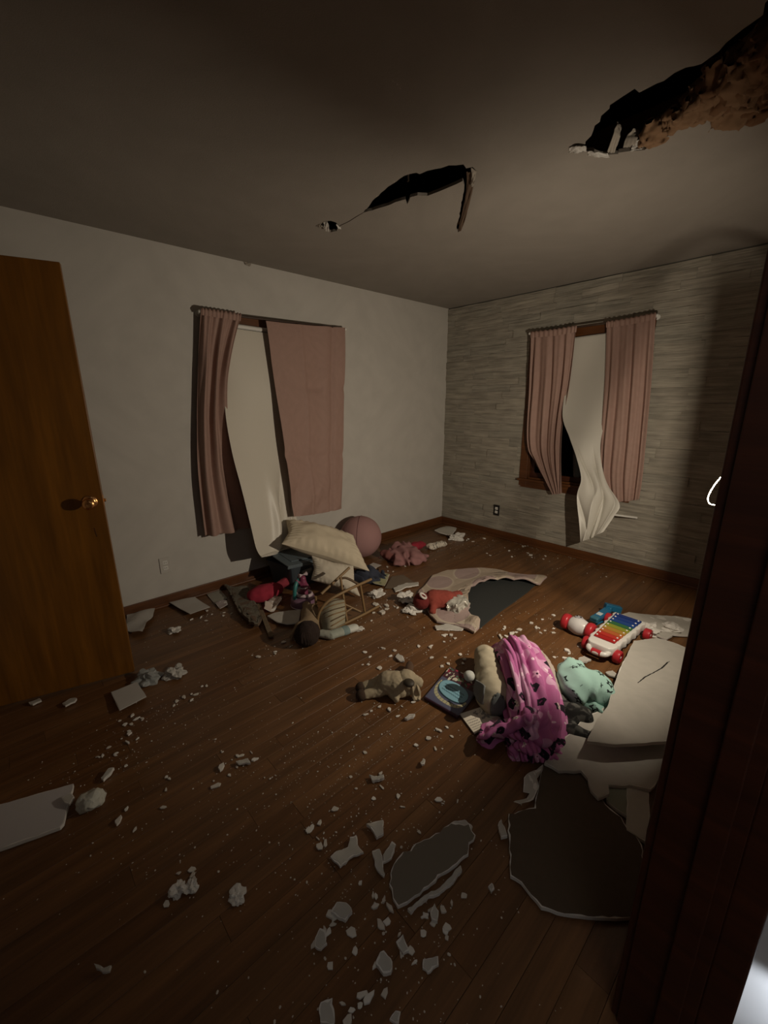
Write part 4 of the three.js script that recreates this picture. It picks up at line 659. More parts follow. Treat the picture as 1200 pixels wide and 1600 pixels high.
{
  const b = [-1.01, 0, 2.242]; b[1] = 0;
  const t = thing('toy_hammer', 'blue plastic toy hammer with a white sticker beside the toy xylophone', 'toy', b);
  const blue = mat(lin(0.012, 0.12, 0.23), { roughness: 0.35 }), a = [-1.179, 0.045, 2.239], c = [-0.995, 0.06, 2.262], h0 = [-0.984, 0.075, 2.235], h1 = [-0.921, 0.055, 2.318];
  const bar = (p, q, w, h) => { const A = V3(p), B = V3(q), g = new RoundedBoxGeometry(A.distanceTo(B), h, w, 3, 0.008); g.applyQuaternion(new THREE.Quaternion().setFromUnitVectors(new THREE.Vector3(1, 0, 0), B.clone().sub(A).normalize())); const m = A.add(B).multiplyScalar(0.5); return move(g, m.x, m.y, m.z); };
  wpart('shaft', bar(a, c, 0.05, 0.032), blue, t);
  wpart('head', [bar(h0, h1, 0.045, 0.045), bar(c, V3(h0).lerp(V3(h1), 0.35).toArray(), 0.04, 0.036)], blue, t);
  const e = V3(a).lerp(V3(c), 0.12), s0 = V3(a).lerp(V3(c), 0.3), s1 = V3(a).lerp(V3(c), 0.5);
  wpart('grip', bar(a, V3(a).lerp(V3(c), 0.2).toArray(), 0.054, 0.036), mat(lin(0.04, 0.14, 0.19), { roughness: 0.4 }), t);
  wpart('sticker', bar(s0.setY(s0.y + 0.0165).toArray(), s1.setY(s1.y + 0.0165).toArray(), 0.032, 0.003), mat(lin(0.5, 0.55, 0.55), { roughness: 0.5 }), t, 'white sticker');
  wpart('prop', rod([a[0], 0.001, a[2]], [h1[0], 0.03, h1[2]], 0.006), blue, t);
}

// ---------- blanket, teal cloth, plush and books ----------
function print(w, h, fn) { const c = document.createElement('canvas'); c.width = w; c.height = h; fn(c.getContext('2d'), w, h); const t = new THREE.CanvasTexture(c); t.colorSpace = THREE.SRGBColorSpace; t.wrapS = t.wrapT = THREE.RepeatWrapping; return t; }
const blanketTex = print(768, 1024, (x, w, h) => {
  const r = rngOf(77); x.fillStyle = '#c06ea2'; x.fillRect(0, 0, w, h);
  for (let i = 0; i < 140; i++) { x.fillStyle = ['#d59cc0', '#b56499', '#dba9c9'][i % 3]; x.beginPath(); x.ellipse(r() * w, r() * h, 18 + r() * 40, 14 + r() * 30, r() * 3, 0, 6.3); x.fill(); }
  for (let i = 0; i < 46; i++) { const a = r() * w, b = r() * h; x.fillStyle = '#f3d3e4'; x.beginPath(); x.arc(a, b, 5 + r() * 6, 0, 6.3); x.fill(); }
  for (let i = 0; i < 52; i++) { const a = r() * w, b = r() * h, s = 20 + r() * 22; x.save(); x.translate(a, b); x.rotate(r() * 6); x.fillStyle = '#1d1120'; x.beginPath(); for (let k = 0; k < 9; k++) { const q = k / 9 * 6.283, d = s * (0.65 + 0.6 * r()); x.lineTo(Math.cos(q) * d, Math.sin(q) * d * 0.75); } x.fill(); x.fillStyle = '#7d3164'; x.fillRect(-s * 0.3, -s * 0.1, s * 0.6, s * 0.25); x.restore(); }
  for (let i = 0; i < 22; i++) { const a = r() * w, b = r() * h, s = 9 + r() * 9; x.save(); x.translate(a, b); x.rotate(r() * 6); x.fillStyle = i % 2 ? '#efe2d8' : '#ecb3d2'; for (let k = 0; k < 5; k++) { x.rotate(6.283 / 5); x.beginPath(); x.ellipse(s * 0.7, 0, s * 0.6, s * 0.35, 0, 0, 6.3); x.fill(); } x.fillStyle = '#3a1830'; x.beginPath(); x.arc(0, 0, s * 0.3, 0, 6.3); x.fill(); x.restore(); }
});
{
  const b = [-2.235, 0, 2.358]; b[1] = 0;
  const t = thing('blanket', 'bunched bright pink fleece blanket with black and white print beside the teal cloth', 'blanket', b);
  const m = mat(0xffffff, { map: rep(blanketTex, 0.85, 1), roughness: 0.95, bumpMap: rep(weaveTex, 20, 20), bumpScale: 0.0004 });
  const folds = (u, v) => { const e = sstep(0, 0.1, u) * sstep(0, 0.1, 1 - u) * sstep(0, 0.2, v), low = sstep(0.52, 0.78, v); const r1 = 1 - 2 * Math.abs(Math.sin(u * 21 + 1.5 * N3(u * 2, v * 2.5) + v * 1.6)), r2 = 1 - 2 * Math.abs(Math.sin(u * 37 - v * 4 + 2.4 * N3(u * 3, v * 4 + 3))), r3 = 1 - 2 * Math.abs(Math.sin(v * 22 + 5 * N3(u * 4, v * 3) + u * 4));
    return e * ((0.011 * r1 + 0.006 * r2) * (1 - 0.75 * low) + low * (0.013 * r3 + 0.026 * N3(u * 5, v * 11 + 2) + 0.006 * r2) + 0.006 * N3(u * 16, v * 14)); };
  wpart('fleece', cloth([
    [[-1.882, 0.004, 1.921], [-1.864, 0.04, 1.951], [-1.826, 0.07, 2.015], [-1.755, 0.05, 2.075], [-1.734, 0.004, 2.097]],
    [[-1.975, 0.003, 1.991], [-1.997, 0.12, 2.042], [-1.932, 0.17, 2.082], [-1.84, 0.13, 2.142], [-1.789, 0.003, 2.182]],
    [[-2.116, 0.003, 2.106], [-2.155, 0.17, 2.171], [-2.084, 0.21, 2.215], [-2.011, 0.16, 2.301], [-1.939, 0.003, 2.356]],
    [[-2.249, 0.003, 2.22], [-2.285, 0.16, 2.285], [-2.239, 0.2, 2.339], [-2.147, 0.15, 2.421], [-2.081, 0.003, 2.461]],
    [[-2.377, 0.003, 2.326], [-2.379, 0.12, 2.369], [-2.344, 0.16, 2.424], [-2.268, 0.12, 2.494], [-2.198, 0.003, 2.525]],
    [[-2.459, 0.003, 2.382], [-2.466, 0.1, 2.426], [-2.425, 0.13, 2.481], [-2.35, 0.09, 2.53], [-2.294, 0.003, 2.551]],
    [[-2.5, 0.003, 2.413], [-2.496, 0.06, 2.459], [-2.457, 0.075, 2.508], [-2.401, 0.05, 2.543], [-2.354, 0.003, 2.558]],
    [[-2.513, 0.002, 2.439], [-2.485, 0.006, 2.474], [-2.455, 0.008, 2.514], [-2.413, 0.006, 2.542], [-2.38, 0.002, 2.554]]], { nu: 110, nv: 150, th: 0.004, uvs: [1, 1], disp: (u, v, p) => { const d = folds(u, v); return p.y < 0.02 ? Math.max(0, d) : d; } }), m, t);
  wpart('fleece', cloth([
    [[-2.539, 0.003, 2.284], [-2.558, 0.05, 2.295], [-2.522, 0.06, 2.286], [-2.431, 0.003, 2.254]],
    [[-2.526, 0.003, 2.324], [-2.542, 0.08, 2.336], [-2.491, 0.09, 2.321], [-2.391, 0.003, 2.282]],
    [[-2.448, 0.003, 2.369], [-2.486, 0.11, 2.384], [-2.444, 0.12, 2.37], [-2.357, 0.03, 2.344]],
    [[-2.376, 0.02, 2.412], [-2.447, 0.16, 2.439], [-2.426, 0.19, 2.437], [-2.312, 0.1, 2.4]],
    [[-2.378, 0.08, 2.461], [-2.41, 0.17, 2.47], [-2.391, 0.18, 2.464], [-2.321, 0.12, 2.445]]], { nu: 50, nv: 70, th: 0.006, uvs: [0.5, 0.4], disp: (u, v) => 0.014 * Math.sin(u * 13 + 3 * N3(u * 3, v * 5)) * sstep(0, 0.2, v) + 0.014 * N3(u * 7, v * 9) }), m, t);
  wpart('lining', cloth([[[-1.847, 0.12, 2.132], [-1.841, 0.115, 2.152]], [[-1.87, 0.125, 2.189], [-1.841, 0.1, 2.214]], [[-1.92, 0.13, 2.266], [-1.893, 0.08, 2.299]], [[-2.011, 0.12, 2.352], [-1.977, 0.06, 2.382]], [[-2.086, 0.1, 2.415], [-2.043, 0.03, 2.434]]], { nu: 10, nv: 50, th: 0.012, disp: (u, v) => 0.004 * N3(u * 4, v * 20) }), cl([0.52, 0.43, 0.37]), t, 'cream fleece lining');
}
{
  const b = [-2.233, 0, 2.148]; b[1] = 0;
  const t = thing('plush_cushion', 'cream and grey plush cushion with a white bobble leaning on the pink blanket', 'plush', b);
  const A = rel([-2.078, 0.08, 2.016], b), C = rel([-2.298, 0.075, 2.21], b), ax = V3(C).sub(V3(A)), LL = ax.length(); ax.normalize();
  const s = (x, y, z) => (x - A[0]) * ax.x + (y - A[1]) * ax.y + (z - A[2]) * ax.z;
  const f = (x, y, z) => Math.max(smin(capsule([x, y, z], A, C, 0.062, 0.08), ellipsoid([x, y, z], [C[0], C[1] - 0.02, C[2]], [0.08, 0.075, 0.08]), 0.03) + 0.0018 * Math.sin(s(x, y, z) * 120 + 3 * N3(x * 12, y * 12, z * 12)) * (s(x, y, z) < LL * 1.28 ? 1 : 0.3) + 0.008 * N3(x * 20, y * 20, z * 20), 0.001 - y);
  const cut = (x, z) => LL * 1.28 + 0.02 * Math.sin(x * 30 + z * 14);
  part('cover', blob((x, y, z) => Math.max(f(x, y, z), s(x, y, z) - cut(x, z)), [-0.35, -0.01, -0.35], [0.35, 0.26, 0.3], 0.008), cl([0.48, 0.42, 0.3]), t, 'cream plush');
  part('cuff', blob((x, y, z) => Math.max(f(x, y, z) - 0.003, cut(x, z) - 0.001 - s(x, y, z)), [-0.35, -0.01, -0.35], [0.35, 0.26, 0.3], 0.008), cl([0.13, 0.145, 0.14]), t, 'grey plush end');
  const q = rel([-2.303, 0.1, 2.068], b); part('bobble', (() => { const g = new THREE.SphereGeometry(0.028, 24, 18); warp(g, (x, y, z) => { const k = 1 + 0.06 * N3(x * 60, y * 60, z * 60); return [x * k, y * k * 0.9, z * k]; }); return move(g, ...q); })(), cl([0.55, 0.56, 0.52]), t, 'white bobble');
  wpart('ear', cloth([[[-2.36, 0.15, 2.146], [-2.404, 0.18, 2.221]], [[-2.385, 0.11, 2.152], [-2.426, 0.15, 2.231]], [[-2.388, 0.07, 2.178], [-2.408, 0.09, 2.216]], [[-2.389, 0.06, 2.201], [-2.39, 0.065, 2.209]]], { nu: 12, nv: 20, th: 0.008, disp: (u, v) => 0.012 * Math.sin(u * 3.14) }), cl([0.2, 0.21, 0.2]), t, 'grey ear');
}
{
  const b = [-1.898, 0, 2.463]; b[1] = 0;
  const t = thing('teal_cloth', 'crumpled teal cloth printed with dark star outlines beside the plasterboard slabs', 'cloth', b);
  const tex = print(512, 512, (x, w, h) => { x.fillStyle = '#a3c9bf'; x.fillRect(0, 0, w, h); const r = rngOf(4); x.strokeStyle = '#14201f'; x.lineWidth = 9; for (let i = 0; i < 14; i++) { const s = 20 + r() * 10; x.save(); x.translate((i % 4 + 0.2 + r() * 0.5) * 128, (Math.floor(i / 4) + 0.2 + r() * 0.5) * 128); x.rotate(r() * 6); x.beginPath(); for (let k = 0; k <= 10; k++) { const q = k / 10 * 6.283, d = k % 2 ? s * 0.45 : s; x.lineTo(Math.cos(q) * d, Math.sin(q) * d); } x.stroke(); x.restore(); } });
  const lump = rel([-1.933, 0.08, 2.459], b), l2 = rel([-1.885, 0.06, 2.534], b), l3 = rel([-1.87, 0.08, 2.394], b), l4 = rel([-1.819, 0.03, 2.588], b);
  part('cloth', heap(b, [[lump, [0.105, 0.085, 0.1]], [l2, [0.085, 0.06, 0.075]], [l3, [0.07, 0.07, 0.07]]], (x, y, z) => 0.010 * Math.sin(34 * (x * 0.6 + z) + 20 * y + 5 * N3(x * 8, y * 8, z * 8)) * 0.8 + 0.013 * N3(x * 13, y * 13, z * 13), 0.008), mat(0xffffff, { map: rep(tex, 3, 3), roughness: 0.95 }), t);
  part('hem', heap(b, [[l4, [0.08, 0.025, 0.08]], [rel([-1.94, 0.02, 2.539], b), [0.085, 0.035, 0.07]]], (x, y, z) => 0.013 * Math.sin(40 * (x + z * 0.3) + 4 * N3(x * 8, y * 8, z * 8)) + 0.014 * N3(x * 15, y * 15, z * 15), 0.008), mat(lin(0.75, 0.8, 0.78), { map: rep(tex, 3, 3), roughness: 0.95 }), t, 'paler lower fold');
}
{
  const b = [-2.097, 0, 2.487]; b[1] = 0;
  const t = thing('grey_cloth', 'dark grey patterned cloth squeezed between the pink blanket and teal cloth', 'cloth', b);
  const tex = dataTex(64, 64, (u, v) => { const k = N3(u * 9, v * 9) > 0.1 ? 0.36 : 0.16; return [k, k, k * 0.94]; });
  part('cloth', heap(b, [[[0, 0.03, 0], [0.06, 0.045, 0.09]], [[-0.08, 0.02, 0.07], [0.05, 0.03, 0.06]]], (x, y, z) => 0.012 * Math.sin(50 * x - 30 * z) + 0.014 * N3(x * 18, y * 18, z * 18), 0.008), mat(0xffffff, { map: rep(tex, 3, 3), roughness: 0.95 }), t);
}
// books: corners back-left, back-right, front-right, front-left on the floor
function sheetQuad(c, y, th, disp) { return cloth([[[c[0][0], y, c[0][1]], [c[1][0], y, c[1][1]]], [[c[3][0], y, c[3][1]], [c[2][0], y, c[2][1]]]], { nu: 14, nv: 14, th, disp }); }
{
  const c = [[-2.219, 1.884], [-2.203, 2.09], [-2.483, 2.142], [-2.499, 1.95]], b = [(c[0][0] + c[2][0]) / 2, 0, (c[0][1] + c[2][1]) / 2];
  const t = thing('picture_book', 'large picture book with a pale blue oval on its cover', 'book', b);
  const tex = print(512, 512, (x) => {
    x.fillStyle = '#5b5d74'; x.fillRect(0, 0, 512, 512); const r = rngOf(8);
    x.fillStyle = '#4b2c35'; x.fillRect(0, 0, 512, 190);
    for (let i = 0; i < 60; i++) { x.fillStyle = ['#c9c6b4', '#6a8a68', '#a3344a', '#d9d4c2', '#54735c', '#7d2236'][i % 6]; x.beginPath(); x.ellipse(r() * 512, r() * 175, 8 + r() * 26, 5 + r() * 14, r() * 3, 0, 6.3); x.fill(); }
    x.strokeStyle = '#b9b48f'; x.lineWidth = 40; x.setLineDash([36, 5]); x.beginPath(); x.ellipse(262, 300, 215, 128, 0.1, 0, 3.5); x.stroke(); x.setLineDash([]);
    x.fillStyle = '#1f3640'; x.beginPath(); x.ellipse(262, 285, 205, 100, 0.1, 0, 6.3); x.fill();
    x.fillStyle = '#86b4c4'; x.beginPath(); x.ellipse(262, 278, 196, 90, 0.1, 0, 6.3); x.fill();
    x.strokeStyle = '#3e6373'; x.lineWidth = 6; for (let k = 0; k < 3; k++) { x.beginPath(); for (let i = 0; i < 40; i++) x.lineTo(130 + i * 6.6, 245 + k * 30 + 5 * Math.sin(i * 1.7 + k) + i * 0.5); x.stroke(); }
  });
  wpart('pages', sheetQuad(c.map((q) => [mix(b[0], q[0], 0.975), mix(b[2], q[1], 0.975)]), 0.009, 0.013), M.paperFace, t);
  wpart('cover', sheetQuad(c, 0.017, 0.0025), mat(0xffffff, { map: tex, roughness: 0.35 }), t);
  wpart('back_cover', sheetQuad(c, 0.0018, 0.0025), mat(lin(0.05, 0.02, 0.035), { roughness: 0.4 }), t);
  wpart('spine', rod([c[3][0], 0.0095, c[3][1]], [c[2][0], 0.0095, c[2][1]], 0.0088, 10), mat(lin(0.05, 0.02, 0.035), { roughness: 0.4 }), t);
}
{
  const c = [[-2.462, 2.134], [-2.348, 2.177], [-2.344, 2.3], [-2.511, 2.252]], b = [(c[0][0] + c[2][0]) / 2, 0, (c[0][1] + c[2][1]) / 2];
  const t = thing('booklet', 'thin cream booklet with grey printed drawings in front of the plush cushion', 'book', b);
  const tex = print(256, 256, (x) => { x.fillStyle = '#d8cfbe'; x.fillRect(0, 0, 256, 256); const r = rngOf(3); x.strokeStyle = '#7d776d'; x.lineWidth = 4; for (let k = 0; k < 5; k++) { x.beginPath(); for (let i = 0; i < 16; i++) x.lineTo(20 + i * 6, 110 + k * 24 + 4 * Math.sin(i * 2 + k)); x.stroke(); } x.fillStyle = '#8d8780'; for (let i = 0; i < 26; i++) { x.beginPath(); x.ellipse(130 + r() * 90, 40 + r() * 100, 4 + r() * 14, 3 + r() * 8, r() * 3, 0, 6.3); x.fill(); } x.fillStyle = '#c9a59b'; x.fillRect(190, 170, 60, 70); });
  wpart('pages', sheetQuad(c.map((q) => [mix(b[0], q[0], 0.98), mix(b[2], q[1], 0.98)]), 0.0045, 0.006), M.paperFace, t);
  wpart('cover', sheetQuad(c, 0.009, 0.0016), mat(0xffffff, { map: tex, roughness: 0.6 }), t);
}
// plush lamb lying on its side
{
  const b = [-2.577, 0, 1.793]; b[1] = 0;
  const t = thing('plush_lamb', 'small beige woolly plush animal lying on its side on bare boards', 'plush', b);
  const R = (p) => rel(p, b);
  const C1 = R([-2.597, 0.06, 1.786]), C2 = R([-2.571, 0.06, 1.824]), Hd = R([-2.532, 0.07, 1.852]), k1 = R([-2.617, 0.045, 1.74]), f1 = R([-2.674, 0.03, 1.701]), k2 = R([-2.65, 0.03, 1.776]), f2 = R([-2.706, 0.022, 1.743]), a1 = R([-2.573, 0.03, 1.862]), a2 = R([-2.533, 0.03, 1.886]), s1 = R([-2.612, 0.03, 1.838]), s2 = R([-2.617, 0.02, 1.866]);
  const wool = (x, y, z) => 0.0035 * N3(x * 90, y * 90, z * 90) + 0.0025 * N3(x * 180, y * 180, z * 180);
  const woolM = mat(lin(0.4, 0.33, 0.22), { roughness: 1 }), brown = cl([0.05, 0.028, 0.016]);
  part('body', blob((x, y, z) => { const p = [x, y, z]; let d = capsule(p, C1, C2, 0.056, 0.06); d = smin(d, capsule(p, C1, k1, 0.034, 0.027), 0.025); d = smin(d, capsule(p, k1, f1, 0.026, 0.024), 0.012); d = smin(d, capsule(p, C1, k2, 0.034, 0.027), 0.025); d = smin(d, capsule(p, k2, f2, 0.026, 0.023), 0.012); d = smin(d, capsule(p, C2, a1, 0.026, 0.022), 0.02); d = smin(d, capsule(p, a1, a2, 0.022, 0.02), 0.01); d = smin(d, capsule(p, C2, s1, 0.024, 0.02), 0.02); d = smin(d, capsule(p, s1, s2, 0.02, 0.017), 0.01); return Math.max(d + wool(x, y, z), 0.001 - y); }, [-0.25, -0.01, -0.22], [0.25, 0.15, 0.22], 0.0055), woolM, t);
  const ax = V3(Hd).sub(V3(C2)).normalize();
  part('head', blob((x, y, z) => { const p = [x, y, z]; return Math.max(smin(ellipsoid(p, Hd, [0.055, 0.056, 0.055]), capsule(p, Hd, [Hd[0] + 0.03, Hd[1] + 0.005, Hd[2] + 0.05], 0.04, 0.028), 0.02) + wool(x, y, z), 0.001 - y); }, [Hd[0] - 0.1, -0.01, Hd[2] - 0.1], [Hd[0] + 0.12, 0.17, Hd[2] + 0.14], 0.0055), woolM, t);
  for (const [k, f] of [[k1, f1], [k2, f2]]) { const d = V3(f).sub(V3(k)).normalize().multiplyScalar(0.024), q = V3(f).add(d).toArray(); part('foot', blob((x, y, z) => Math.max(ellipsoid([x, y, z], [q[0], Math.max(q[1], 0.022), q[2]], [0.029, 0.026, 0.028]), 0.001 - y), [q[0] - 0.05, -0.01, q[2] - 0.05], [q[0] + 0.05, 0.08, q[2] + 0.05], 0.005), brown, t, 'dark brown foot'); }
  const nq = R([-2.566, 0.105, 1.903]); part('patch', (() => { const g = new THREE.SphereGeometry(0.026, 20, 14); g.scale(1, 0.6, 1.1); return move(g, nq[0], nq[1], nq[2]); })(), mat(lin(0.045, 0.035, 0.022), { roughness: 0.6 }), t, 'dark round muzzle');
  wpart('ear', cloth([[[-2.551, 0.1, 1.902], [-2.514, 0.09, 1.906]], [[-2.552, 0.06, 1.908], [-2.525, 0.06, 1.934]], [[-2.549, 0.025, 1.914], [-2.51, 0.02, 1.929]], [[-2.55, 0.012, 1.928], [-2.531, 0.012, 1.94]]], { nu: 12, nv: 20, th: 0.012, disp: (u) => 0.01 * Math.sin(u * 3.14) }), woolM, t);
  wpart('ear', cloth([[[-2.502, 0.09, 1.819], [-2.479, 0.09, 1.842]], [[-2.449, 0.07, 1.772], [-2.414, 0.06, 1.786]], [[-2.383, 0.03, 1.718], [-2.367, 0.03, 1.733]]], { nu: 10, nv: 14, th: 0.012, disp: (u) => 0.008 * Math.sin(u * 3.14) }), cl([0.1, 0.055, 0.03]), t, 'brown ear');
}

// ---------- plasterboard, paper and debris ----------
// a broken board: outline in floor metres [x, z], resting at height y0, with paper face(s) and a crumbling core
function board(name, label, category, outline, { th = 0.013, y = 0.002, lift = null, face = M.paperFace, core = M.gypsum, back = null, seed = 1, jag = 0.006, step = 0.03, edge = 0.05, group } = {}) {
  let cx = 0, cz = 0; for (const q of outline) { cx += q[0] / outline.length; cz += q[1] / outline.length; }
  const t = thing(name, label, category, [cx, 0, cz], group);
  const pts = rough(outline.map((q) => [q[0] - cx, q[1] - cz]), step, jag, seed);
  const ex = (p, d, y0) => { const g = new THREE.ExtrudeGeometry(new THREE.Shape(p.map((q) => new THREE.Vector2(q[0], q[1]))), { depth: d, bevelEnabled: false }); g.rotateX(Math.PI / 2); g.translate(0, y0 + d, 0); return new TessellateModifier(edge, 4).modify(g); };
  const L = lift || (() => 0), bend = (g, k = 0) => toCreasedNormals(uvMetres(warp(g, (px, py, pz) => [px, py + y + L(px + cx, pz + cz) + k * N3(px * 40 + seed, pz * 40), pz])), 0.7);
  part('core', bend(ex(pts, th - 0.0012, 0.0006), 0.001), core, t);
  const inset = (f, s) => pts.map((q) => { const d = Math.hypot(q[0], q[1]) || 1, k = 1 - (f + s * Math.abs(N3(q[0] * 25 + seed, q[1] * 25, 3))) / d; return [q[0] * k, q[1] * k]; });
  part('face_paper', bend(ex(inset(0.001, 0.01), 0.0009, th - 0.0005)), face, t);
  if (back) part('back_paper', bend(ex(inset(0.0, 0.006), 0.0006, 0)), back, t);
  return t;
}
const plane3 = (a, b, c) => { const A = V3(a), n = V3(b).sub(A).cross(V3(c).sub(A)).normalize(); return (x, z) => A.y - (n.x * (x - A.x) + n.z * (z - A.z)) / n.y; };
const xz = (p) => [p[0], p[2]];
// the pile at the right, from the floor up
board('plasterboard_slab', 'dark brown paper backed plasterboard slab at the bottom of the pile, nearest the camera', 'plasterboard', [[-2.451, 2.54], [-2.431, 2.599], [-2.363, 2.655], [-2.391, 2.699], [-2.44, 2.761], [-2.461, 2.833], [-2.509, 2.913], [-2.727, 2.981], [-2.831, 2.888], [-2.917, 2.772], [-2.902, 2.701], [-2.907, 2.663], [-2.737, 2.556], [-2.646, 2.609], [-2.576, 2.578]], { face: M.backPaper, y: 0.004, seed: 3, jag: 0.007, step: 0.02 });
board('plasterboard_slab', 'wide white plasterboard slab in the middle of the pile beside the door jamb', 'plasterboard', [[-1.868, 0.03, 2.605], [-2.121, 0.03, 2.549], [-2.235, 0.03, 2.544], [-2.455, 0.03, 2.547], [-2.447, 0.03, 2.603], [-2.382, 0.03, 2.66], [-2.401, 0.03, 2.689], [-2.443, 0.03, 2.72], [-2.459, 0.03, 2.751], [-2.41, 0.03, 2.769], [-2.375, 0.03, 2.758], [-2.314, 0.03, 2.811], [-2.277, 0.03, 2.871], [-2.211, 0.03, 2.881], [-2.029, 0.03, 2.868], [-1.665, 0.03, 2.883], [-1.506, 0.03, 2.784]].map(xz), { y: 0.02, th: 0.014, seed: 6, lift: (x, z) => 0.006 * N3(x * 3, z * 3) });
{
  const hA = plane3([-1.285, 0.05, 2.508], [-1.31, 0.06, 2.808], [-2.278, 0.1, 2.689]);
  const t = board('plasterboard_slab', 'cracked pale plasterboard slab on top of the pile beside the toy xylophone', 'plasterboard', [[-1.285, 0.05, 2.508], [-1.137, 0.05, 2.591], [-1.124, 0.05, 2.669], [-1.139, 0.055, 2.729], [-1.204, 0.06, 2.83], [-1.683, 0.08, 2.891], [-2.07, 0.1, 2.861], [-2.242, 0.1, 2.726], [-2.304, 0.1, 2.642], [-2.148, 0.09, 2.621], [-2.026, 0.085, 2.622], [-1.866, 0.075, 2.59], [-1.67, 0.065, 2.554], [-1.468, 0.055, 2.531]].map(xz), { y: -0.006, th: 0.016, seed: 9, jag: 0.0035, lift: (x, z) => hA(x, z) + 0.002 * N3(x * 4, z * 4) });
  const cr = [[984, 1079], [996, 1071], [1008, 1061], [1021, 1054], [1034, 1046], [1043, 1037], [1052, 1031]];
  const pts = [[-1.796, 0.072, 2.644], [-1.725, 0.07, 2.656], [-1.637, 0.067, 2.666], [-1.565, 0.066, 2.683], [-1.482, 0.064, 2.7], [-1.399, 0.062, 2.706], [-1.332, 0.06, 2.717]].map((q) => [q[0], hA(q[0], q[2]) + 0.0102, q[2]]);
  const wd = [0.001, 0.002, 0.0035, 0.003, 0.004, 0.0035, 0.003];
  wpart('crack', cloth(pts.map((q, i) => [[q[0] - wd[i], q[1], q[2] - wd[i]], [q[0] + wd[i], q[1], q[2] + wd[i]]]), { nu: 4, nv: 60, th: 0.0008, disp: (u, v) => new THREE.Vector3(0.002 * N3(v * 30, 1), 0, 0.002 * N3(v * 30, 5)) }), mat(lin(0.012, 0.01, 0.008)), t, 'dark open crack');
}
board('plasterboard_strip', 'narrow pale plasterboard strip sticking out of the pile towards the camera', 'plasterboard', [[-2.307, 2.8], [-2.259, 2.86], [-2.384, 2.899], [-2.493, 2.914], [-2.495, 2.86]], { y: 0.006, th: 0.014, seed: 12, jag: 0.003 });
board('plaster_chunk', 'grey green plaster chunk wedged under the middle slab of the pile', 'plaster', [[-2.386, 2.741], [-2.303, 2.803], [-2.44, 2.847], [-2.439, 2.809], [-2.426, 2.774]], { y: 0.003, th: 0.015, seed: 14, face: mat(lin(0.24, 0.25, 0.2), { roughness: 0.95 }) });
board('torn_paper', 'white curl of torn board paper at the left tip of the brown slab', 'paper', [[-2.457, 2.543], [-2.541, 2.559], [-2.571, 2.583], [-2.623, 2.59], [-2.682, 2.569], [-2.69, 2.548], [-2.64, 2.571], [-2.608, 2.569], [-2.618, 2.546], [-2.571, 2.523], [-2.514, 2.529]], { y: 0.012, th: 0.003, seed: 15, jag: 0.002, step: 0.02, lift: (x, z) => 0.012 + 0.02 * N3(x * 14, z * 14) });
board('plaster_sheet', 'white plaster sheet behind the toy xylophone with crumbled lumps on it', 'plasterboard', [[-0.912, 2.322], [-0.845, 2.349], [-0.788, 2.427], [-0.663, 2.58], [-0.633, 2.678], [-0.864, 2.718], [-0.959, 2.638], [-1.048, 2.623], [-1.021, 2.55], [-0.932, 2.475]], { y: 0.004, th: 0.012, seed: 17, lift: (x, z) => 0.02 * Math.max(0, N3(x * 5, z * 5)) });
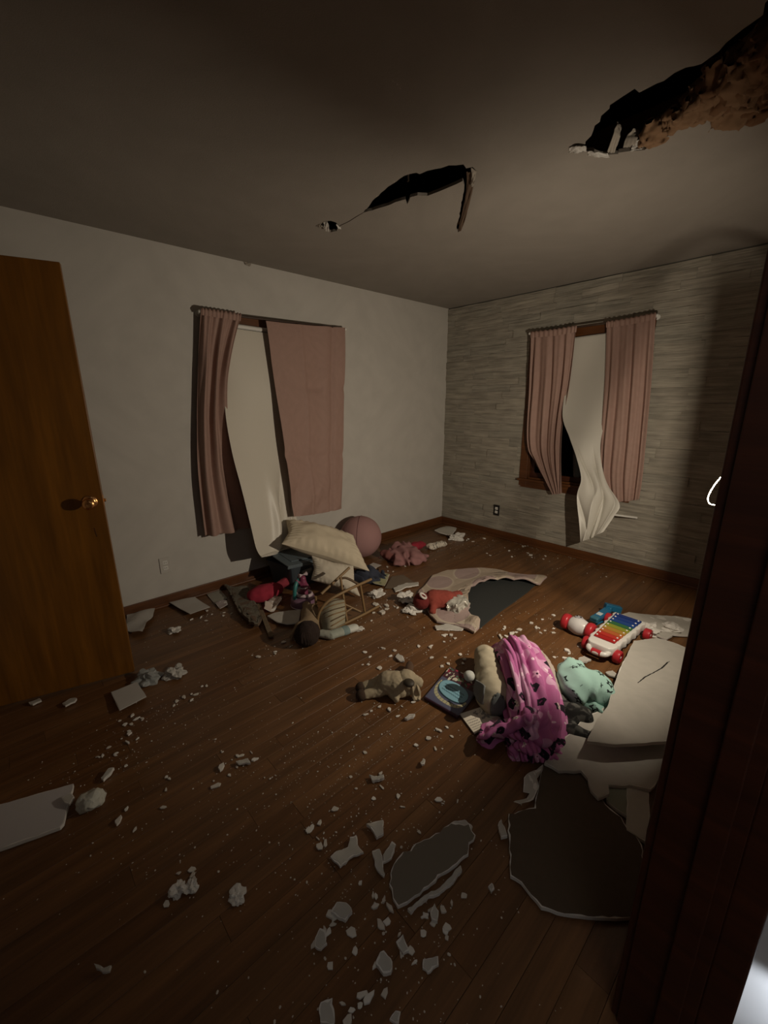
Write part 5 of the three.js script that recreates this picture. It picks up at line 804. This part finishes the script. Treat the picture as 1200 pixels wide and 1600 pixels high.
// small slab in the foreground
board('plasterboard_slab', 'oval grey brown plasterboard piece face down on the dark boards in the foreground', 'plasterboard', [[-3.173, 2.41], [-3.136, 2.389], [-3.025, 2.414], [-2.965, 2.432], [-2.905, 2.437], [-2.869, 2.486], [-2.887, 2.517], [-2.949, 2.537], [-2.998, 2.533], [-3.103, 2.514], [-3.19, 2.496], [-3.211, 2.488], [-3.218, 2.457]], { y: 0.002, th: 0.013, seed: 21, jag: 0.009, step: 0.015, face: mat(lin(0.17, 0.145, 0.11), { roughness: 0.95 }), lift: (x, z) => 0.004 + 0.004 * N3(x * 6, z * 6) });
const shards = [
  ['white ragged plaster strip along the lower edge of the foreground oval piece', [[-3.204, 2.509], [-3.151, 2.521], [-3.084, 2.539], [-2.998, 2.541], [-3.006, 2.554], [-3.054, 2.554], [-3.116, 2.541], [-3.167, 2.524], [-3.204, 2.52]]],
  ['white plaster sliver along the top right edge of the foreground oval piece', [[-2.952, 2.43], [-2.898, 2.437], [-2.864, 2.466], [-2.862, 2.492], [-2.875, 2.496], [-2.908, 2.456]]],
  ['large pale plaster flake left of the foreground oval piece', [[-3.278, 2.246], [-3.249, 2.244], [-3.22, 2.252], [-3.194, 2.236], [-3.177, 2.246], [-3.195, 2.278], [-3.191, 2.303], [-3.223, 2.289], [-3.276, 2.287]]],
  ['pale triangular plaster flake above the large foreground flake', [[-3.127, 2.24], [-3.077, 2.268], [-3.108, 2.305], [-3.127, 2.293]]],
  ['tall thin plaster flake standing between two foreground pieces', [[-3.172, 2.321], [-3.148, 2.333], [-3.167, 2.368], [-3.191, 2.401], [-3.199, 2.383], [-3.191, 2.356]]],
  ['small pale plaster shard beside the left end of the oval piece', [[-3.152, 2.35], [-3.106, 2.344], [-3.103, 2.358], [-3.138, 2.377], [-3.164, 2.371]]],
  ['broad tooth shaped plaster shard low in the foreground', [[-3.35, 2.535], [-3.327, 2.527], [-3.316, 2.532], [-3.317, 2.563], [-3.332, 2.576], [-3.35, 2.562]]],
  ['upright plaster slab piece cut off by the bottom edge of the photo', [[-3.513, 2.522], [-3.495, 2.498], [-3.477, 2.502], [-3.469, 2.512], [-3.491, 2.548]]],
  ['long grey plaster flake at the left of the foreground debris', [[-3.433, 2.382], [-3.411, 2.373], [-3.403, 2.391], [-3.418, 2.415], [-3.437, 2.416], [-3.444, 2.402]]],
  ['curved pale plaster flake above the long grey foreground flake', [[-3.368, 2.367], [-3.341, 2.358], [-3.321, 2.385], [-3.321, 2.402], [-3.348, 2.407], [-3.363, 2.388]]],
  ['pointed plaster shard right of centre in the lower foreground', [[-3.275, 2.54], [-3.255, 2.542], [-3.257, 2.561], [-3.267, 2.578], [-3.282, 2.567]]],
  ['dull mauve scrap of board lying in the lower foreground', [[-3.256, 2.614], [-3.218, 2.636], [-3.23, 2.651], [-3.261, 2.638], [-3.268, 2.622]]],
  ['slim white plaster sliver left of the brown paper backed slab', [[-2.802, 2.555], [-2.773, 2.545], [-2.786, 2.57], [-2.808, 2.594], [-2.83, 2.585]]],
  ['small rounded white plaster bit between oval piece and brown slab', [[-2.981, 2.635], [-2.965, 2.638], [-2.972, 2.652], [-2.987, 2.652]]],
  ['bright white pointed plaster chip just above the plush lamb', [[-2.372, 1.611], [-2.335, 1.595], [-2.334, 1.63], [-2.365, 1.676], [-2.38, 1.645]]],
  ['white plaster sliver with torn paper right of the foreground oval piece', [[-3.161, 2.56], [-3.137, 2.556], [-3.142, 2.573], [-3.16, 2.585], [-3.168, 2.575]]],
  ['pale plaster bar poking up at the bottom centre edge', [[-3.391, 2.636], [-3.372, 2.633], [-3.367, 2.646], [-3.38, 2.655]]],
  ['white crescent plaster flake on the dark boards at lower left', [[-3.886, 2.035], [-3.88, 2.049], [-3.867, 2.065], [-3.855, 2.07], [-3.858, 2.08], [-3.873, 2.07], [-3.884, 2.053]]],
  ['long white plaster sliver beside the crumpled cup at left', [[-3.765, 1.392], [-3.736, 1.363], [-3.719, 1.375], [-3.731, 1.392], [-3.759, 1.408]]],
  ['pale plaster flake lying below the door at far left', [[-3.943, 0.646], [-3.903, 0.64], [-3.895, 0.672], [-3.93, 0.676]]],
  ['pale plaster flake on the floor under the door edge', [[-3.824, 0.77], [-3.787, 0.755], [-3.762, 0.772], [-3.776, 0.796], [-3.817, 0.8]]],
  ['forked white plaster flake in the middle of the bare boards', [[-2.992, 2.098], [-2.978, 2.124], [-2.95, 2.138], [-2.956, 2.148], [-2.98, 2.141], [-3, 2.122]]],
  ['white plaster sliver by the front flap of the curved mat', [[-1.944, 1.544], [-1.864, 1.586], [-1.823, 1.68], [-1.854, 1.693], [-1.914, 1.626], [-1.968, 1.575]]],
  ['white plaster sliver beside the brown card near the red plush toy', [[-1.741, 0.944], [-1.612, 0.952], [-1.519, 1.007], [-1.563, 1.048], [-1.656, 1.009], [-1.778, 1.003]]],
  ['pale plaster chip beside the blanket below the toy xylophone', [[-1.623, 2.332], [-1.581, 2.346], [-1.585, 2.384], [-1.628, 2.376], [-1.648, 2.349]]],
  ['grey white plaster flake between teal cloth and cracked slab', [[-1.64, 2.482], [-1.594, 2.502], [-1.618, 2.539], [-1.648, 2.54], [-1.656, 2.504]]],
  ['curled white plaster flake on the boards below the booklet', [[-2.802, 2.196], [-2.782, 2.188], [-2.779, 2.2], [-2.799, 2.211], [-2.809, 2.206]]],
  ['flat white plaster flake below and left of the picture book', [[-2.674, 1.979], [-2.642, 1.982], [-2.622, 1.995], [-2.641, 2.005], [-2.671, 1.993]]],
  ['white plaster strip near the bunched white lumps at lower left', [[-3.348, 1.672], [-3.305, 1.699], [-3.306, 1.724], [-3.347, 1.694]]],
];
shards.forEach(([label, o], i) => board('plaster_shard', label, 'plaster', o, { y: 0.001 + (i % 3) * 0.001, th: 0.009 + 0.004 * (i % 3 === 0), seed: 30 + i, jag: 0.0055, step: 0.008, edge: 0.03, lift: (x, z) => 0.004 + 0.006 * N3(x * 16 + i, z * 16) }));
// paper and card
const white2 = mat(lin(0.5, 0.47, 0.43), { roughness: 0.85 });
board('card', 'pale square card lying by the baseboard of the left wall', 'card', [[-3.117, 0.012], [-2.948, 0.046], [-2.924, 0.287], [-3.066, 0.303]], { y: 0.012, th: 0.003, seed: 60, jag: 0.001, face: white2, core: white2, lift: (x, z) => 0.01 + 0.01 * N3(x * 5, z * 5) });
board('torn_paper', 'torn curled white paper near the edge of the wooden door', 'paper', [[-3.388, 0.012], [-3.223, 0.056], [-3.252, 0.139], [-3.313, 0.222], [-3.368, 0.341], [-3.418, 0.293], [-3.438, 0.233]], { y: 0.004, th: 0.002, seed: 61, jag: 0.004, step: 0.02, face: white2, core: white2, lift: (x, z) => 0.02 + 0.025 * N3(x * 8, z * 8) });
board('card', 'pale rectangular card on the dark boards in front of the door edge', 'card', [[-3.633, 0.842], [-3.515, 0.844], [-3.51, 1.008], [-3.63, 1.028]], { y: 0.008, th: 0.004, seed: 62, jag: 0.0015, face: white2, core: white2, lift: (x, z) => 0.008 + 0.006 * N3(x * 6, z * 6) });
board('magazine', 'small pale leaflet with a dark picture by the left baseboard', 'paper', [[-2.851, 0.004], [-2.743, -0.019], [-2.768, 0.201], [-2.871, 0.231]], { y: 0.004, th: 0.004, seed: 63, jag: 0.001, face: (() => { const tx = print(128, 128, (x) => { x.fillStyle = '#9c988c'; x.fillRect(0, 0, 128, 128); x.fillStyle = '#2c2a26'; x.beginPath(); x.ellipse(64, 58, 36, 16, 0.3, 0, 6.3); x.fill(); }); return mat(0xffffff, { map: rep(tx, 4, 4), roughness: 0.7 }); })() });
board('torn_paper', 'crumpled pink tinged leaflet just below the pale leaflet', 'paper', [[-2.867, 0.221], [-2.792, 0.249], [-2.814, 0.324], [-2.878, 0.343]], { y: 0.004, th: 0.003, seed: 64, jag: 0.003, face: mat(lin(0.42, 0.35, 0.34)), lift: (x, z) => 0.01 + 0.02 * N3(x * 12, z * 12) });
board('curved_board', 'white curved strip of board beside the dark haired doll', 'plasterboard', [[-2.688, 0.683], [-2.628, 0.679], [-2.549, 0.716], [-2.474, 0.762], [-2.581, 0.911], [-2.645, 0.873], [-2.679, 0.807]], { y: 0.012, th: 0.008, seed: 65, jag: 0.0015, lift: (x, z) => 0.004 });
board('torn_paper', 'crumpled cream scrap of paper below the crimson pouch', 'paper', [[-2.579, 0.465], [-2.521, 0.463], [-2.503, 0.508], [-2.472, 0.509], [-2.53, 0.593], [-2.612, 0.632], [-2.676, 0.622], [-2.624, 0.531]], { y: 0.006, th: 0.002, seed: 66, jag: 0.004, step: 0.02, face: mat(lin(0.48, 0.4, 0.34)), lift: (x, z) => 0.025 + 0.05 * N3(x * 15, z * 15) });
board('torn_plank', 'grey board with shredded fibrous face lying against the left baseboard', 'board', [[-2.714, 0.024], [-2.68, 0.103], [-2.596, 0.183], [-2.655, 0.393], [-2.676, 0.507], [-2.756, 0.724], [-2.808, 0.784], [-2.82, 0.697], [-2.813, 0.505], [-2.741, 0.197]], { y: 0.004, th: 0.02, seed: 67, jag: 0.012, step: 0.02, edge: 0.025, face: mat(lin(0.27, 0.24, 0.19), { roughness: 1, map: rep(streakTex, 3, 3), bumpMap: rep(bumpTex, 8, 8), bumpScale: 0.004 }), core: mat(lin(0.13, 0.085, 0.055)), lift: (x, z) => 0.02 + 0.014 * N3(x * 22, z * 22) });
{ const a = [-2.659, 0.03, 0.497], b = [-2.787, 0.012, 0.924], t = thing('wood_strip', 'thin wooden strip lying along the right side of the shredded grey board', 'strip', [(a[0] + b[0]) / 2, 0, (a[2] + b[2]) / 2]); wpart('strip', (() => { const A = V3(a), B = V3(b), g = new RoundedBoxGeometry(0.03, 0.012, A.distanceTo(B), 2, 0.002); g.applyQuaternion(new THREE.Quaternion().setFromUnitVectors(new THREE.Vector3(0, 0, 1), B.clone().sub(A).normalize())); const m = A.add(B).multiplyScalar(0.5); return move(g, m.x, m.y, m.z); })(), mat(lin(0.26, 0.2, 0.13), { map: rep(grainTex, 2, 2) }), t); }
board('card', 'pale green printed card beside the rattan chair hoop', 'card', [[-1.781, 0.689], [-1.649, 0.595], [-1.592, 0.743], [-1.777, 0.879], [-1.812, 0.796]], { y: 0.008, th: 0.002, seed: 68, jag: 0.0015, face: (() => { const tx = print(128, 128, (x) => { x.fillStyle = '#a5a27f'; x.fillRect(0, 0, 128, 128); const r = rngOf(6); x.fillStyle = '#6f735a'; for (let i = 0; i < 9; i++) { x.beginPath(); x.arc(r() * 128, r() * 128, 4 + r() * 6, 0, 6.3); x.fill(); } }); return mat(0xffffff, { map: rep(tx, 5, 5), roughness: 0.8 }); })(), lift: (x, z) => 0.01 + 0.015 * N3(x * 7, z * 7) });
board('card', 'dull brown card between the green card and the red plush toy', 'card', [[-1.785, 0.887], [-1.589, 0.764], [-1.49, 0.803], [-1.544, 1.016], [-1.715, 0.969]], { y: 0.004, th: 0.003, seed: 69, jag: 0.0015, face: mat(lin(0.15, 0.11, 0.075)), core: mat(lin(0.15, 0.11, 0.075)) });
board('card', 'small pale card by the tip of the cream pillow', 'card', [[-1.606, 0.459], [-1.504, 0.43], [-1.49, 0.528], [-1.634, 0.552]], { y: 0.004, th: 0.003, seed: 70, jag: 0.002, face: white2, core: white2, lift: () => 0.006 });
board('plaster_sheet', 'torn white plaster sheet on the floor in the far corner', 'plasterboard', [[-0.411, 0.232], [-0.204, 0.23], [-0.197, 0.371], [-0.415, 0.478], [-0.415, 0.355]], { y: 0.004, th: 0.012, seed: 71, jag: 0.008, lift: (x, z) => 0.03 + 0.02 * N3(x * 5, z * 5) });
{
  const hL = plane3([-4.058, 0.01, 1.281], [-3.85, 0.02, 1.375], [-4.061, 0.012, 1.492]);
  board('plasterboard_slab', 'pale plasterboard slab cut off by the left edge of the photo', 'plasterboard', [[-4.161, 1.24], [-4.06, 1.275], [-3.953, 1.312], [-3.848, 1.352], [-3.878, 1.458], [-3.896, 1.518], [-3.908, 1.529], [-4.063, 1.481], [-4.154, 1.447]], { y: 0.004, th: 0.014, seed: 72, jag: 0.003, face: mat(lin(0.5, 0.47, 0.46), { roughness: 0.9 }) });
  board('plaster_shard', 'small white plaster shard on the corner of the left slab', 'plaster', [[-3.887, 1.416], [-3.863, 1.411], [-3.853, 1.441], [-3.87, 1.466], [-3.884, 1.446]], { y: 0.022, th: 0.009, seed: 73, jag: 0.003, step: 0.015, lift: (x, z) => 0.004 });
}
// crumpled white lumps
function lump(label, p, r, flat, seed, m = M.gypsum, name = 'crumpled_lump', cat = 'plaster', soft = 1) {
  r *= 0.82;
  const t = thing(name, label, cat, [p[0], 0, p[1]]);
  const g = new THREE.IcosahedronGeometry(1, 5); const mg = mergeVertices((g.deleteAttribute('normal'), g.deleteAttribute('uv'), g));
  warp(mg, (x, y, z) => { const k = 0.95 + 0.75 * soft * N3(x * 1.3 + seed, y * 1.3, z * 1.3) - 0.5 * soft * Math.abs(N3(x * 2.6, y * 2.6 + seed, z * 2.6)) + 0.13 * soft * N3(x * 6, y * 6, z * 6 + seed); return [x * r * k, Math.max(0.001, r * flat * (0.55 + y * k)), z * r * k]; });
  part('lump', toCreasedNormals(uvMetres(mg), 0.3), m, t); return t;
}
lump('crumpled white paper cup on the dark boards beside the left slab', [-3.811, 1.487], 0.056, 0.8, 3, mat(lin(0.5, 0.49, 0.42), { roughness: 0.7 }), 'paper_cup', 'cup', 0.35);
lump('crumpled striped white paper ball in front of the door edge', [-3.345, 0.896], 0.062, 0.6, 5, mat(lin(0.45, 0.43, 0.39), { roughness: 0.8 }), 'paper_ball', 'paper');
lump('crumpled grey plastic piece beside the pale card near the door', [-3.466, 0.841], 0.075, 0.5, 6, mat(lin(0.3, 0.31, 0.3), { roughness: 0.45 }), 'plastic_wrap', 'wrapper');
lump('small white torn plaster lump on the boards beneath the pale square card', [-3.205, 0.421], 0.05, 0.45, 8);
lump('left crumbled plaster lump on the white sheet behind the xylophone', [-0.987, 0.02, 2.524].filter((_, i) => i !== 1), 0.075, 0.55, 10);
lump('right crumbled plaster lump on the white sheet behind the xylophone', [-0.884, 0.02, 2.611].filter((_, i) => i !== 1), 0.085, 0.45, 12);
lump('crumbled white plaster lump between the rattan chair and brown card', [-1.911, 0.937], 0.07, 0.5, 14);
lump('crumbled white plaster lump touching the head of the red plush toy', [-1.805, 1.14], 0.085, 0.6, 16);
lump('low crumbled plaster lump in front of the red plush toy head', [-1.894, 1.284], 0.08, 0.4, 17);
lump('crumbled white lump beside the torn sheet in the far corner', [-0.38, 0.512], 0.1, 0.5, 18);
lump('left one of two bunched white lumps on the dark boards at lower left', [-3.67, 1.997], 0.03, 0.6, 20);
lump('right one of two bunched white lumps on the dark boards at lower left', [-3.639, 2.016], 0.026, 0.6, 25);
lump('pale broken lump on dark boards between lower left and centre', [-3.545, 2.136], 0.03, 0.4, 22);
lump('small plaster lump at the tip of the padded strap', [-2.319, 1.224], 0.035, 0.4, 24);
// chips: individuals of a few broken shapes, then dust as one stuff object
const chipGeo = [...Array(9).keys()].map((k) => {
  const r = rngOf(200 + k), n = 5 + k % 4, s = new THREE.Shape(); for (let i = 0; i < n; i++) { const a = (i + 0.6 * r()) / n * 6.283, d = 0.5 + 0.6 * r(); s[i ? 'lineTo' : 'moveTo'](Math.cos(a) * d, Math.sin(a) * d * (0.5 + 0.4 * (k % 3) / 2)); }
  const g = new THREE.ExtrudeGeometry(s, { depth: 0.3 + 0.2 * r(), bevelEnabled: true, bevelSize: 0.08, bevelThickness: 0.08, bevelSegments: 1 }); g.rotateX(Math.PI / 2); g.translate(0, 0.5, 0); return uvMetres(g);
});
const chipMat = [mat(lin(0.66, 0.62, 0.55), { roughness: 0.95 }), mat(lin(0.58, 0.53, 0.46), { roughness: 0.95 }), mat(lin(0.72, 0.69, 0.63), { roughness: 0.95 })];
const cr = rngOf(909);
const gauss = () => (cr() + cr() + cr() - 1.5) / 0.75;
function chips(label, group, c, rx, rz, n, s) {
  const base = [];
  for (let i = 0; i < n; i++) {
    const k = s * (0.55 + 0.9 * cr() * cr() + 0.3 * cr());
    const o = shade(new THREE.Mesh(chipGeo[Math.floor(cr() * 9)], chipMat[Math.floor(cr() * 3)])); o.name = numbered('plaster_chip');
    o.position.set(clamp(c[0] + gauss() * rx, BACK + 0.05, -0.06), 0.0008, clamp(c[1] + gauss() * rz, 0.05, 2.9)); o.rotation.y = cr() * 6.28; o.scale.set(k, k * (0.5 + 0.5 * cr()), k * (0.6 + 0.6 * cr()));
    tag(o, label, 'plaster chip', group); scene.add(o);
  }
}
const CH = [
  ['small white plaster chip on boards just right of the toy chair legs', [-2.03, 1.091], 0.09, 0.07, 8, 0.018],
  ['small white plaster chip on boards left of the red plush toy', [-1.91, 1.23], 0.08, 0.06, 8, 0.018],
  ['small white plaster chip on boards in front of the mat front flap', [-2.025, 1.665], 0.14, 0.06, 9, 0.015],
  ['small white plaster chip on lit boards behind the picture book', [-2.139, 1.83], 0.1, 0.06, 8, 0.015],
  ['small white plaster chip on boards between lamb plush and toy chair', [-2.405, 1.494], 0.14, 0.08, 8, 0.014],
  ['small white plaster chip on boards beside the dark area of the mat', [-1.607, 1.904], 0.14, 0.08, 8, 0.016],
  ['small white plaster chip on lit boards left of the toy roller', [-1.405, 2.041], 0.12, 0.09, 9, 0.015],
  ['small white plaster chip on boards between blanket and toy xylophone', [-1.583, 2.266], 0.1, 0.06, 7, 0.014],
  ['small plaster chip on bare boards just below the plush lamb', [-2.727, 1.897], 0.14, 0.07, 7, 0.012],
  ['small plaster chip on bare boards left of the booklet', [-2.651, 2.127], 0.1, 0.06, 6, 0.013],
  ['small plaster chip near the forked flake on the middle boards', [-2.938, 2.125], 0.14, 0.08, 8, 0.011],
  ['small plaster chip at the upper left of the foreground flakes', [-3.24, 2.14], 0.06, 0.05, 8, 0.013],
  ['small plaster chip on dark boards right above the oval piece', [-2.895, 2.383], 0.12, 0.07, 6, 0.010],
  ['plaster chip tucked between the thin flakes and the oval piece', [-3.231, 2.413], 0.05, 0.07, 9, 0.014],
  ['plaster chip along the lower side of the oval piece', [-3.116, 2.565], 0.06, 0.06, 8, 0.013],
  ['plaster chip around the long grey foreground flake', [-3.37, 2.421], 0.06, 0.07, 9, 0.013],
  ['plaster chip around the pointed lower foreground shard', [-3.254, 2.568], 0.06, 0.06, 7, 0.012],
  ['plaster chip along the bottom edge of the photo', [-3.429, 2.563], 0.1, 0.04, 9, 0.011],
  ['small plaster chip trailing from the pale card near the door', [-3.606, 1.128], 0.08, 0.06, 9, 0.012],
  ['small plaster chip scattered just above the crumpled cup', [-3.7, 1.286], 0.08, 0.06, 8, 0.012],
  ['small plaster chip on the boards right of the crumpled cup', [-3.597, 1.624], 0.14, 0.09, 8, 0.011],
  ['small plaster chip near the white strip on the left floor', [-3.35, 1.658], 0.09, 0.06, 7, 0.012],
  ['small plaster chip on the boards below the striped paper ball', [-3.341, 1.142], 0.09, 0.06, 8, 0.012],
  ['small plaster chip around the bunched white lumps', [-3.646, 1.991], 0.07, 0.06, 6, 0.012],
  ['small plaster chip on the floor along the foot of the stone wall', [-0.294, 1.333], 0.2, 0.35, 12, 0.014],
  ['small plaster chip in the far corner beside the torn sheet', [-0.421, 0.561], 0.2, 0.12, 8, 0.016],
  ['small plaster chip around the pink clothes heap', [-1.369, 0.643], 0.2, 0.08, 8, 0.016],
  ['small plaster chip along the baseboard by the shredded grey board', [-2.947, 0.415], 0.14, 0.08, 8, 0.013],
  ['small plaster chip on boards in front of the dark haired doll', [-2.785, 1.046], 0.16, 0.06, 8, 0.013],
];
for (const [label, c, rx, rz, n, s] of CH) chips(label, label.replace('small ', '').replace('plaster chip', 'plaster chips'), c, rx, rz, n, s);
{
  const N = 3000, g = new THREE.IcosahedronGeometry(1, 0), o = new THREE.InstancedMesh(g, chipMat[1], N), m = new THREE.Matrix4(), q = new THREE.Quaternion(), e = new THREE.Euler();
  const spots = [[[-1.937, 1.112], 0.3, 0.22, 5], [[-2.135, 1.657], 0.45, 0.25, 5], [[-1.487, 2.017], 0.45, 0.32, 5], [[-2.723, 2.059], 0.45, 0.3, 4], [[-3.093, 2.292], 0.4, 0.35, 5], [[-3.286, 2.5], 0.25, 0.3, 5], [[-3.472, 1.74], 0.4, 0.4, 5], [[-3.594, 1.243], 0.25, 0.2, 4], [[-0.214, 1.29], 0.35, 0.6, 5], [[-0.701, 0.573], 0.5, 0.3, 4], [[-2.88, 0.417], 0.5, 0.2, 4], [[-2.728, 1.099], 0.5, 0.25, 4], [[-3.051, 1.937], 0.3, 0.25, 6]], W = spots.reduce((a, s) => a + s[3], 0);
  for (let i = 0; i < N; i++) { let k = cr() * W, j = 0; while (k > spots[j][3]) k -= spots[j++][3]; const s = spots[j], r = 0.0012 + 0.0045 * cr() * cr() * cr();
    e.set(0, cr() * 6.28, 0); m.compose(new THREE.Vector3(clamp(s[0][0] + gauss() * s[1], BACK + 0.03, -0.04), r * 0.5, clamp(s[0][1] + gauss() * s[2], 0.03, 2.95)), q.setFromEuler(e), new THREE.Vector3(r, r * 0.6, r * (0.7 + cr()))); o.setMatrixAt(i, m); }
  o.name = 'plaster_dust'; shade(o); tag(o, 'fine white plaster dust and crumbs strewn over the brown floorboards', 'dust', null, 'stuff'); scene.add(o);
}

// ---------- unseen work lamp, placed behind the jamb to light the room ----------
{
  const L = LAMP_AT, t = thing('unseen_work_lamp', 'unseen work lamp placed to light the room, its white cord showing past the jamb', 'lamp', [L.x, L.y, L.z]);
  const shell = mat(lin(0.05, 0.05, 0.05), { roughness: 0.6 });
  part('housing_and_light_flaps', [rbox(-0.082, 0.082, -0.054, 0.054, 0.012, 0.05, 0.004), rbox(-0.082, -0.025, -0.056, -0.05, -0.0238, 0.014, 0.001), rbox(-0.03, 0.082, -0.056, -0.05, 0.004, 0.014, 0.001), rbox(-0.06, -0.008, 0.021, 0.0235, -0.0235, 0.012, 0.001), rbox(-0.0245, -0.022, -0.014, 0.023, -0.0125, 0.012, 0.001), rbox(0.076, 0.082, -0.054, 0.054, -0.0245, 0.014, 0.001), rbox(-0.082, 0.082, 0.05, 0.054, 0.004, 0.014, 0.001), rbox(-0.082, -0.078, -0.054, 0.054, 0.004, 0.014, 0.001)], shell, t);  // out-of-view lips and flaps, shaped to shade parts of floor, ceiling and walls
  part('reflector', rbox(-0.077, 0.075, -0.049, 0.049, 0.0085, 0.0125, 0.001), mat(lin(0.2, 0.2, 0.2), { roughness: 0.6 }), t);
  part('bulb', rbox(-0.012, 0.012, -0.012, 0.012, 0.002, 0.0086, 0.002), mat(0xffffff, { emissive: lin(1, 0.9, 0.75), emissiveIntensity: 2 }), t);
  part('bracket', [rbox(-0.09, 0.09, -0.008, 0.008, 0.05, 0.056, 0.002), rod([0, 0, 0.052], [0, 0, FRONT - L.z - 0.004], 0.009, 14), rbox(-0.03, 0.03, -0.05, 0.05, FRONT - L.z - 0.006, FRONT - L.z, 0.002)], M.steel, t);
  wpart('cord', tube([[L.x + 0.07, L.y + 0.06, L.z + 0.04], [L.x + 0.17, L.y + 0.045, L.z + 0.025], [-1.688, 1.189, 2.829], [-1.7, 1.134, 2.812], [-1.703, 1.092, 2.794], [-1.704, 1.053, 2.783], [-1.705, 1.031, 2.782], [-1.703, 1.013, 2.791], [-1.701, 1.01, 2.809], [-1.683, 1.019, 2.873], [L.x + 0.2, L.y - 0.04, L.z + 0.02], [L.x + 0.07, L.y - 0.045, L.z + 0.04]], 0.0022, 160, 8), M.white, t, 'white power cord');
  unseenLampLight.position.set(L.x, L.y, L.z); unseenLampLight.lookAt(L.x + 0.6, L.y - 0.25, 0); scene.add(unseenLampLight);
}

renderer.render(scene, camera);
